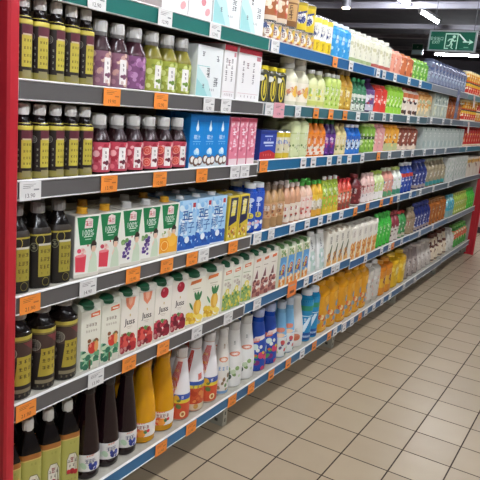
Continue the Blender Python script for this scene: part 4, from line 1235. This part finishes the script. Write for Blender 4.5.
RUNS = [
 # top shelf
 (0, -1.76, -.42, 1.25, 'boxpink', 'large white drink box with pink print', 1),
 (0, -.40, 1.33, 1.25, 'boxtop', 'large white and teal drink box', 1),
 (0, 1.55, 3.70, .36, 'cansm', 'small patterned can in the lower tier', 1),
 (0, 3.73, 4.68, .80, 'swirl', 'yellow and white can with dark swirl', 2),
 (0, 4.70, 5.80, .81, 'skyblue', 'sky blue milk drink bottle', 1),
 (0, 5.84, 7.42, .80, 'creamtall', 'tall cream bottle with green foot', 1),
 (0, 7.55, 9.04, .82, 'creamred', 'tall cream bottle with red foot', 1),
 (0, 9.06, 10.13, .70, 'salmon', 'salmon pink bottle', 1),
 (0, 10.15, 11.43, .69, 'rust', 'rust orange bottle', 1),
 (0, 11.45, 13.14, .67, 'limetop', 'dark and lime green patterned bottle', 1),
 (0, 13.6, 19.2, .88, 'bluegrey', 'blue grey patterned square bottle', 1),
 # second shelf down
 (1, -4.32, -3.04, .98, 'plum', 'dark plum juice bottle with yellow label', 2),
 (1, -3.02, -2.32, .90, 'fig', 'mauve fig juice bottle with white cap', 2),
 (1, -2.32, -1.91, .90, 'purple', 'purple grape juice bottle with white cap', 2),
 (1, -1.91, -.77, .90, 'greengrape', 'green grape juice bottle with white cap', 2),
 (1, -.75, .03, .85, 'boxteal', 'white and teal drink box with black characters', 1),
 (1, .05, .49, .95, 'boxwhite', 'narrow white drink box with red lid', 1),
 (1, .53, 1.40, .96, 'boxwide', 'wide white drink box with red lid', 1),
 (1, 1.50, 2.62, .73, 'yelcap', 'black and yellow bottle with yellow cap', 2),
 (1, 2.68, 3.80, 1.0, 'tallclear', 'tall pale translucent bottle with white cap', 1),
 (1, 3.84, 4.68, .85, 'lemon', 'pale lemon drink bottle with white cap', 2),
 (1, 4.70, 5.55, .84, 'lime', 'pale lime drink bottle with white cap', 2),
 (1, 5.57, 6.37, .99, 'golden', 'golden tea bottle', 2),
 (1, 6.39, 7.40, .87, 'greencap', 'dark green and white bottle', 1),
 (1, 7.52, 8.23, .92, 'purplecap', 'purple and white bottle', 1),
 (1, 8.25, 9.21, .78, 'red', 'bright red bottle', 1),
 (1, 9.23, 10.71, .85, 'limegreen', 'bright lime green bottle', 1),
 (1, 10.73, 12.54, .89, 'whitebrown', 'white and brown milk tea bottle', 1),
 (1, 12.56, 13.44, .88, 'orangemix', 'orange and grey green bottle', 1),
 (1, 13.6, 14.39, .88, 'orangemix', 'orange patterned bottle beside grey crates', 1),
 (1, 14.41, 16.51, .90, 'crate', 'grey green drink carton', 1),
 (1, 16.53, 19.2, .92, 'brown', 'amber brown tea bottle', 1),
 # third shelf down
 (2, -4.30, -2.99, .93, 'plum', 'dark plum juice bottle with yellow label', 2),
 (2, -2.97, -1.87, .84, 'cherry', 'red cherry juice bottle with white tag', 2),
 (2, -1.87, -.76, .84, 'cherry2', 'red grapefruit juice bottle with fruit slices', 2),
 (2, -.74, .44, .93, 'cocoblue', 'bright blue coconut juice carton', 2),
 (2, .46, 1.44, .90, 'pinkc', 'pink patterned juice carton', 2),
 (2, 1.62, 2.32, .60, 'bluebox', 'short dark blue and red drink box', 1),
 (2, 2.45, 3.06, .60, 'canwh', 'short cream and yellow can', 2),
 (2, 3.08, 3.94, .95, 'palegreen', 'pale green square tea bottle', 2),
 (2, 3.96, 4.97, .88, 'orangeg', 'orange juice bottle with green cap', 2),
 (2, 4.99, 5.60, .87, 'violet', 'violet grape drink bottle with green cap', 2),
 (2, 5.62, 6.34, .82, 'cream', 'pale yellow soy drink bottle', 1),
 (2, 6.36, 7.38, .80, 'bluewhite', 'blue and white sports drink bottle', 1),
 (2, 7.56, 8.53, .81, 'green', 'leaf green tea bottle with dark band', 1),
 (2, 8.55, 9.44, .83, 'pinkb', 'plain pink juice bottle', 1),
 (2, 9.46, 10.84, .82, 'orangey', 'orange drink bottle with green foot', 1),
 (2, 10.86, 13.04, .81, 'brownred', 'brown and white milk tea bottle', 1),
 (2, 13.55, 19.42, .80, 'greycarton', 'pale grey milk carton', 1),
 (2, 19.6, 20.3, .80, 'greycarton', 'pale grey milk carton beside red bottles', 1),
 (2, 20.32, 25.3, .94, 'redcan', 'bright red drink bottle with gold print', 1),
 # fourth shelf down
 (3, -4.36, -3.29, 1.14, 'plumL', 'big dark plum juice bottle with grey cap', 2),
 (3, -3.27, -2.34, 1.0, 'hundred_red', 'white and green juice carton with red glass', 2),
 (3, -2.32, -1.39, 1.0, 'hundred_grape', 'white and green juice carton with grapes', 2),
 (3, -1.37, -.90, 1.0, 'hundred_orange', 'white and green juice carton with oranges', 2),
 (3, -.87, .60, .98, 'cocolight', 'light blue coconut water carton', 2),
 (3, .63, 1.43, .91, 'yelblack', 'yellow and dark blue drink carton', 2),
 (3, 1.50, 2.16, 1.02, 'bluejuice', 'slim royal blue bottle with white cap', 2),
 (3, 2.22, 3.11, .92, 'amber', 'clear amber tea bottle', 2),
 (3, 3.13, 3.93, .92, 'pinktea', 'peach tea bottle with pale cap', 2),
 (3, 3.95, 4.61, .90, 'gcpink', 'pink labelled tea bottle with green cap', 2),
 (3, 4.63, 5.21, .90, 'gcyellow', 'yellow labelled tea bottle with green cap', 2),
 (3, 5.23, 6.26, .96, 'limep', 'lime and yellow drink pouch with white cap', 1),
 (3, 6.28, 7.21, .84, 'redcap', 'red fruit drink bottle with red cap', 2),
 (3, 7.53, 8.10, .85, 'maroon', 'dark maroon juice bottle', 1),
 (3, 8.12, 9.12, .86, 'blush', 'blush pink yogurt drink bottle', 1),
 (3, 9.14, 10.04, .87, 'limewhite', 'lime and white yogurt drink bottle', 1),
 (3, 10.06, 10.98, .92, 'pinkgreen', 'pink yogurt drink bottle with green foot', 1),
 (3, 11.0, 11.86, .92, 'whitegreen', 'white yogurt drink bottle with green foot', 1),
 (3, 11.88, 13.16, 1.03, 'navyred', 'blue soft drink bottle with red shoulder', 1),
 (3, 13.55, 15.06, 1.08, 'navy', 'navy blue soft drink bottle', 1),
 (3, 15.08, 18.05, 1.08, 'greybrown', 'grey brown tea bottle with teal foot', 1),
 (3, 18.09, 19.4, 1.05, 'palecarton', 'pale grey white carton', 1),
 (3, 19.6, 22.06, 1.05, 'palecarton', 'pale grey white carton beside cream box', 1),
 (3, 22.1, 25.4, .93, 'creambox', 'wide cream and gold drink box', 1),
 # the shelf above the bottom one
 (4, -4.36, -3.11, 1.28, 'plumG', 'dark plum juice bottle with gold rim', 2),
 (4, -3.10, -2.24, 1.08, 'apple', 'white juice carton with red apple', 2),
 (4, -2.23, -1.38, 1.10, 'juss_peach', 'white fruit juice carton with peach', 2),
 (4, -1.37, -.43, 1.09, 'juss_cherry', 'white fruit juice carton with dark cherry', 2),
 (4, -.42, .74, 1.04, 'pine', 'cream carton with yellow pineapple', 2),
 (4, .76, 1.46, 1.04, 'flower', 'cream carton with yellow flowers', 2),
 (4, 1.50, 1.93, 1.04, 'flower', 'cream flower carton beside walnut cartons', 2),
 (4, 1.95, 3.04, 1.06, 'nut', 'cream carton with brown walnuts', 2),
 (4, 3.06, 4.70, 1.04, 'kid', 'blue and orange carton with round figure', 1),
 (4, 4.72, 5.82, 1.07, 'clearp', 'white and clear drink pouch', 1),
 (4, 5.84, 7.44, 1.03, 'swallow', 'cream carton with brown leaf print', 1),
 (4, 7.55, 9.88, 1.07, 'orangec', 'cream and orange juice carton', 1),
 (4, 9.92, 11.43, 1.10, 'bright', 'vivid green drink bottle', 1),
 (4, 11.45, 12.33, 1.02, 'darkredw', 'dark red and white yogurt bottle', 1),
 (4, 12.35, 13.17, .95, 'redgreen', 'green drink bottle with red cap', 1),
 (4, 13.55, 14.34, .97, 'tan', 'tan tea bottle', 1),
 (4, 14.36, 16.52, 1.06, 'navy', 'navy blue soft drink bottle', 1),
 (4, 16.54, 19.2, 1.0, 'amberx', 'amber orange tea bottle', 1),
 (4, 19.6, 20.80, 1.0, 'aqua', 'aqua labelled clear drink bottle', 1),
 (4, 20.82, 23.6, .98, 'yellowgreen', 'yellow green drink bottle', 1),
 (4, 23.62, 25.4, 1.0, 'brightx', 'bright green drink bottle at far end', 1),
 # bottom shelf
 (5, -4.42, -2.92, 1.47, 'plumQ', 'square plum juice bottle with lime label', 2),
 (5, -2.90, -1.52, 1.56, 'grapeglass', 'dark grape juice glass bottle', 2),
 (5, -1.52, -.42, 1.54, 'orangeglass', 'orange juice glass bottle', 2),
 (5, -.40, .06, 1.45, 'redwhite', 'red and white fruit drink bottle', 2),
 (5, .06, .56, 1.50, 'redwhite2', 'orange red fruit drink bottle, yellow band', 2),
 (5, .56, 1.06, 1.50, 'redwhite', 'taller red and white fruit drink bottle', 2),
 (5, 1.08, 1.46, 1.46, 'cocomilk', 'white coconut milk bottle', 2),
 (5, 1.54, 2.06, 1.47, 'milkblue', 'white yogurt bottle with blue stripe', 2),
 (5, 2.07, 2.60, 1.47, 'milkgreen', 'white yogurt bottle with green stripe', 2),
 (5, 2.62, 3.74, 1.49, 'bluefruit', 'royal blue fruit yogurt bottle', 2),
 (5, 3.76, 4.63, 1.43, 'lightblue', 'light blue yogurt bottle', 2),
 (5, 4.65, 5.20, 1.36, 'roundwhite', 'plain white curved milk bottle', 1),
 (5, 5.22, 6.08, 1.42, 'teal', 'teal blue drink bottle with white cap', 1),
 (5, 6.10, 7.40, 1.48, 'bigorange', 'large orange juice bottle with blue mark', 1),
 (5, 7.55, 9.95, 1.52, 'bigorange', 'large orange juice bottle beside clear bottles', 1),
 (5, 9.97, 11.2, 1.38, 'clearbig', 'large clear bottle with pale label', 1),
 (5, 11.25, 12.55, 1.22, 'orangelow', 'orange bottle with gold band', 1),
 (5, 12.57, 13.42, 1.25, 'yellowbig', 'wide yellow juice bottle', 1),
 (5, 13.55, 14.2, 1.25, 'yellowbig', 'yellow juice bottle beside grey bottles', 1),
 (5, 14.22, 16.14, 1.18, 'greymilk', 'grey brown milk tea bottle', 1),
 (5, 16.16, 18.2, 1.10, 'paleb', 'pale grey milk bottle', 1),
 (5, 18.22, 19.35, 1.22, 'brownwhite', 'cream and brown banded bottle', 1),
 (5, 19.6, 20.98, 1.22, 'brownwhite', 'cream and brown banded bottle beside milk', 1),
 (5, 21.0, 22.4, 1.02, 'whitefar', 'white milk bottle', 1),
 (5, 22.44, 25.3, 1.06, 'greenred', 'green and red soft drink bottle', 1),
]
for q in RUNS:
    run(*q)
CT = .363
run(0, 1.55, 2.40, .60, 'canor', 'tall orange can stacked on small cans', 1, CT, n=2)
run(0, 2.42, 2.88, .60, 'canbr', 'tall brown can stacked on small cans', 1, CT, n=1)
run(0, 2.90, 3.70, .60, 'canye', 'yellow can with blue print, stacked', 1, CT, n=2)
for s, z in ((0, 1.0), (1, .96)):
    hh = z / 2 - .005
    run(s, 19.6, 22.4, hh, 'canred', 'red and gold can, lower tier', 1)
    run(s, 22.45, 25.3, hh, 'canamb', 'amber can, lower tier', 1)
    run(s, 19.6, 22.4, hh, 'canamb', 'amber can, upper tier', 1, hh + .004)
    run(s, 22.45, 25.3, hh, 'canred', 'red and gold can, upper tier', 1, hh + .004)

# ------------------------------------------------------------------ price tags clipped over the rails
TAGS = {0: [(-3.2, 'w'), (-1.78, 'w'), (-0.44, 'w'), (1.59, 'w'), (4.66, 'o'), (5.67, 'w'), (7.69, 'w'), (8.2, 'w'), (9.2, 'w'), (10.62, 'w'), (11.88, 'w')],
        1: [(-2.84, 'o'), (-1.76, 'o'), (-0.46, 'w'), (0.08, 'w'), (1.63, 'w'), (2.09, 'p'), (2.97, 'w'), (3.91, 'o'), (4.77, 'o'), (5.67, 'o'), (6.58, 'w'), (7.66, 'w'), (8.7, 'w'), (9.35, 'w'), (11.1, 'w'), (12.27, 'w'), (13.96, 'w'), (15.74, 'w'), (17.06, 'w')],
        2: [(-4.22, 'w'), (-2.82, 'o'), (-1.67, 'o'), (-0.51, 'o'), (0.58, 'w'), (0.84, 'w'), (1.62, 'o'), (3.53, 'w'), (4.07, 'w'), (5.01, 'w'), (5.65, 'w'), (6.34, 'w'), (7.4, 'w'), (8.66, 'o'), (9.68, 'w'), (11.02, 'w'), (12.17, 'w'), (13.69, 'w'), (15.11, 'w'), (16.84, 'w'), (20.83, 'w')],
        3: [(-4.19, 'o'), (-3.16, 'w'), (-2.19, 'o'), (-1.34, 'o'), (-0.62, 'o'), (-0.4, 'w'), (0.75, 'o'), (1.7, 'w'), (2.31, 'w'), (3.32, 'w'), (4.12, 'w'), (4.89, 'w'), (5.45, 'w'), (6.26, 'w'), (7.38, 'o'), (8.28, 'o'), (9.54, 'o'), (10.53, 'o'), (11.28, 'w'), (12.67, 'w'), (13.96, 'w'), (15.84, 'w'), (18.34, 'w')],
        4: [(-4.24, 'o'), (-2.92, 'w'), (-2.17, 'o'), (-1.29, 'o'), (-0.28, 'w'), (0.81, 'w'), (1.98, 'w'), (3.67, 'O'), (4.45, 'w'), (4.99, 'w'), (5.24, 'w'), (6.17, 'w'), (6.45, 'w'), (8.75, 'w'), (10.25, 'w'), (11.08, 'w'), (11.41, 'o'), (12.44, 'w'), (14.77, 'w'), (16.72, 'w')],
        5: [(-1.15, 'o'), (-0.22, 'o'), (1.33, 'o'), (2.09, 'o'), (3.04, 'o'), (3.93, 'o'), (4.73, 'w'), (5.48, 'o'), (6.5, 'o'), (6.93, 'w'), (7.62, 'w'), (8.27, 'w'), (8.97, 'o'), (9.51, 'w'), (10.28, 'w'), (11.1, 'w'), (11.97, 'w'), (13.53, 'w'), (15.14, 'w')]}
TAGCOL = {'w': '#e4e2de', 'o': '#f08f38', 'p': '#e0a0a8', 'O': '#e8813a'}
TAGNAME = {'w': 'white', 'o': 'orange', 'p': 'pink', 'O': 'wide orange'}
RAIL = ['top rail', 'second rail down', 'third rail down', 'fourth rail down', 'rail above bottom', 'bottom rail']
PRICE = {(2, 0): '13.90', (3, 0): '21.90', (4, 0): '21.90', (3, 1): '14.90', (4, 1): '13.90', (1, 0): '19.90', (2, 1): '13.90'}
def price_tag(s, i, x, c):
    k = bay_at(x)
    wd, ht = (.33 if x < 2 else .28) * T, .235 * T
    if c in 'pO':
        wd, ht = .46 * T, (.30 if c == 'p' else .38) * T
    xc = min(max(x * T, BX[k] * T + wd / 2 + .006), BX[k + 1] * T - wd / 2 - .006)
    o = root_of('price_tag')
    MB().box(-wd / 2, wd / 2, -.0006, .0006, -ht / 2, ht / 2, M(TAGCOL[c], .5)).build('tag_card', o, False)
    A = Art(front_surf(wd, -ht / 2, ht / 2, -.0006), wd, ht)
    ink = '#5a4a44' if c not in 'oO' else '#7a3a1c'
    if x < 3:
        for j in range(3):
            A.rect(-.7, .5 - .25 * j, .84 - .09 * j, .865 - .09 * j, ink if j else '#b06030' if c in 'oO' else '#9a928c')
        A.rect(.3, .8, .52, .60, '#8a8a8a' if c not in 'oO' else '#b5622c')
        A.text(PRICE.get((s, i), '12.90'), -.02, .26, .0105, ink)
    else:
        A.rect(-.7, .6, .70, .78, '#a29a94')
        A.rect(-.5, .5, .22, .40, ink)
    A.build(o, 'tag_print')
    z = BZ[k][s] * T - .0275
    o.location = (xc, .33 * T - .0066, z)
    describe(o, '%s price tag, %s along the %s from near end' % (TAGNAME[c], nth(i + 1), RAIL[s]), 'price tag', 'price tags on the %s' % RAIL[s])
for s, row in TAGS.items():
    last = -99
    for i, (x, c) in enumerate(row):
        x = max(x, last + (.36 if x < 2 else .31) + (.1 if c == 'p' else 0))
        last = x + (.1 if c == 'p' else 0)
        price_tag(s, i, x, c)

# ------------------------------------------------------------------ signs and small fittings
def exit_sign(x, y, z, wd, ht, label, full=True):
    """a lit green exit sign seen along the aisle; its face looks back down the aisle"""
    r = root_of('exit_sign')
    W, H = wd * T, ht * T
    fr = MB()
    t = .012
    alu = M('#b9bec0', .35, 1, .6)
    fr.box(-W / 2, W / 2, -.016, .016, -H / 2, -H / 2 + t, alu)
    fr.box(-W / 2, W / 2, -.016, .016, H / 2 - t, H / 2, alu)
    fr.box(-W / 2, -W / 2 + t, -.016, .016, -H / 2 + t, H / 2 - t, alu)
    fr.box(W / 2 - t, W / 2, -.016, .016, -H / 2 + t, H / 2 - t, alu)
    fr.build('sign_frame', r, False)
    MB().box(-W / 2 + t, W / 2 - t, -.012, .012, -H / 2 + t, H / 2 - t, M('#0f5a44', .35)).build('sign_board', r, False)
    A = Art(front_surf(W, -H / 2, H / 2, -.012), W, H, .4)
    if full:
        pale = '#bfe6cf'
        A.text('安全出口', -.66, .60, .030, pale, .86)
        A.text('EXIT', -.66, .42, .022, pale, 1.0)
        # the doorway
        A.rect(-.30, -.26, .12, .86, pale)
        A.rect(-.30, .24, .80, .86, pale)
        A.rect(.20, .24, .12, .80, pale)
        A.rect(-.30, -.12, .12, .17, pale)
        # the running figure
        A.circ(.07, .70, .013, pale)
        A.poly([(.0, .64), (.06, .60), (.0, .40), (-.08, .42)], pale)
        A.poly([(.0, .62), (-.13, .60), (-.19, .50), (-.16, .47), (-.10, .54), (.0, .55)], pale)
        A.poly([(.03, .60), (.10, .52), (.17, .54), (.17, .49), (.09, .46), (.02, .52)], pale)
        A.poly([(-.02, .44), (.05, .36), (.02, .20), (.09, .14), (.07, .12), (-.03, .18), (-.01, .33), (-.07, .40)], pale)
        A.poly([(-.04, .43), (-.11, .30), (-.21, .28), (-.21, .24), (-.08, .25), (-.01, .40)], pale)
        # the opened door leaf and the arrow
        A.poly([(.22, .84), (.30, .84), (.62, .50), (.56, .46)], '#e6efe9')
        A.rect(.46, .74, .44, .50, pale)
        A.poly([(.70, .34), (.90, .47), (.70, .60), (.74, .47)], pale)
        A.rect(.52, .72, .20, .24, '#7fb89c')
        A.rect(.34, .80, .14, .16, '#4f9478')
    else:
        A.rect(-.9, .9, .08, .45, '#c9e9f0')
        A.glyph(.0, .7, .03, '#bfe6cf', 3)
    A.build(r, 'sign_print')
    h = MB()
    for q in (-.42, .42):
        h.rod((q * W, 0, H / 2), (q * W, 0, RZ * T - z * T), .0035, M('#6a6a6e', .4, 1, .7), 6)
    h.build('hanging_wire_frame', r)
    r.location = (x * T, y * T, z * T)
    r.rotation_euler = (0, 0, -PI / 2)
    return describe(r, label, 'sign')
exit_sign(18.0, .98, 10.12, 1.92, .84, 'green exit sign with running figure and arrow, hanging over the shelves')
exit_sign(62.0, 15.45, 14.3, 1.25, 1.2, 'small distant green and pale blue exit sign under the beams', False)

# a grey clip strip of small packs hanging in front of the far shelves
r = root_of('clip_strip')
sx, sy = 16.9 * T, .12 * T
MB().box(-.012, .012, -.002, .002, -.24, 0, M('#6f727a', .4)).build('strip_band', r, False)
MB().box(-.01, .01, -.002, .030, -.004, .0, M('#8a8c92', .4)).build('hook', r, False)
for j in range(5):
    q = M(['#6a7088', '#8a8494', '#5c6478', '#7a7a88', '#66708a'][j], .35)
    vs, z = [], -.005 - j * .046
    MB().box(-.034, .034, -.012, -.0025, z - .044, z, q, .003).build('sachet', r, False)
r.location = (sx, sy + .01, 8.2 * T)
describe(r, 'grey clip strip of small packs hanging before the far upper shelves', 'clip strip')

# two pale promotion flags clipped to the far rails
for i, (s, x) in enumerate(((0, 20.6), (1, 20.3))):
    r = root_of('promotion_flag')
    z = BZ[4][s] * T
    f = MB()
    f.add([(-.03, 0, 0), (.03, 0, .0), (.065, 0, -.10), (.005, 0, -.10), (-.03, .0015, 0), (.03, .0015, .0), (.065, .0015, -.10), (.005, .0015, -.10)],
          [(0, 1, 2, 3), (7, 6, 5, 4), (0, 4, 5, 1), (1, 5, 6, 2), (2, 6, 7, 3), (3, 7, 4, 0)], M('#e6cfc8', .5))
    f.build('flag_card', r, False)
    MB().box(-.012, .012, .0016, .008, -.02, .0, M('#dddddd', .3)).build('clip', r, False)
    r.location = (x * T, .33 * T - .0125, z - .01)
    describe(r, ['pale pink slanted flag on the far top rail', 'pale pink slanted flag on the far second rail'][i], 'flag')

# what stands beyond the end of the aisle
def low_case(x, y, col, label):
    r = root_of('display_case')
    b = MB().box(0, 1.0, 0, 2.2, .08, .72, M(col, .4), .02)
    b.build('case_body', r, False)
    MB().box(.03, .97, .03, 2.17, 0, .08, M('#4a4448', .6)).build('plinth', r, False)
    MB().box(-.02, 1.02, -.02, 2.22, .72, .76, M('#d8d0d0', .35), .01).build('top_rim', r, False)
    MB().box(.06, .94, .06, 2.14, .762, .80, M('#a9b4ba', .1), .004).build('sliding_lid', r, False)
    r.location = (x * T, y * T, 0)
    describe(r, label, 'display case')
low_case(33, -1.2, '#cdb7b7', 'pale pinkish low display case beyond the far red panel')
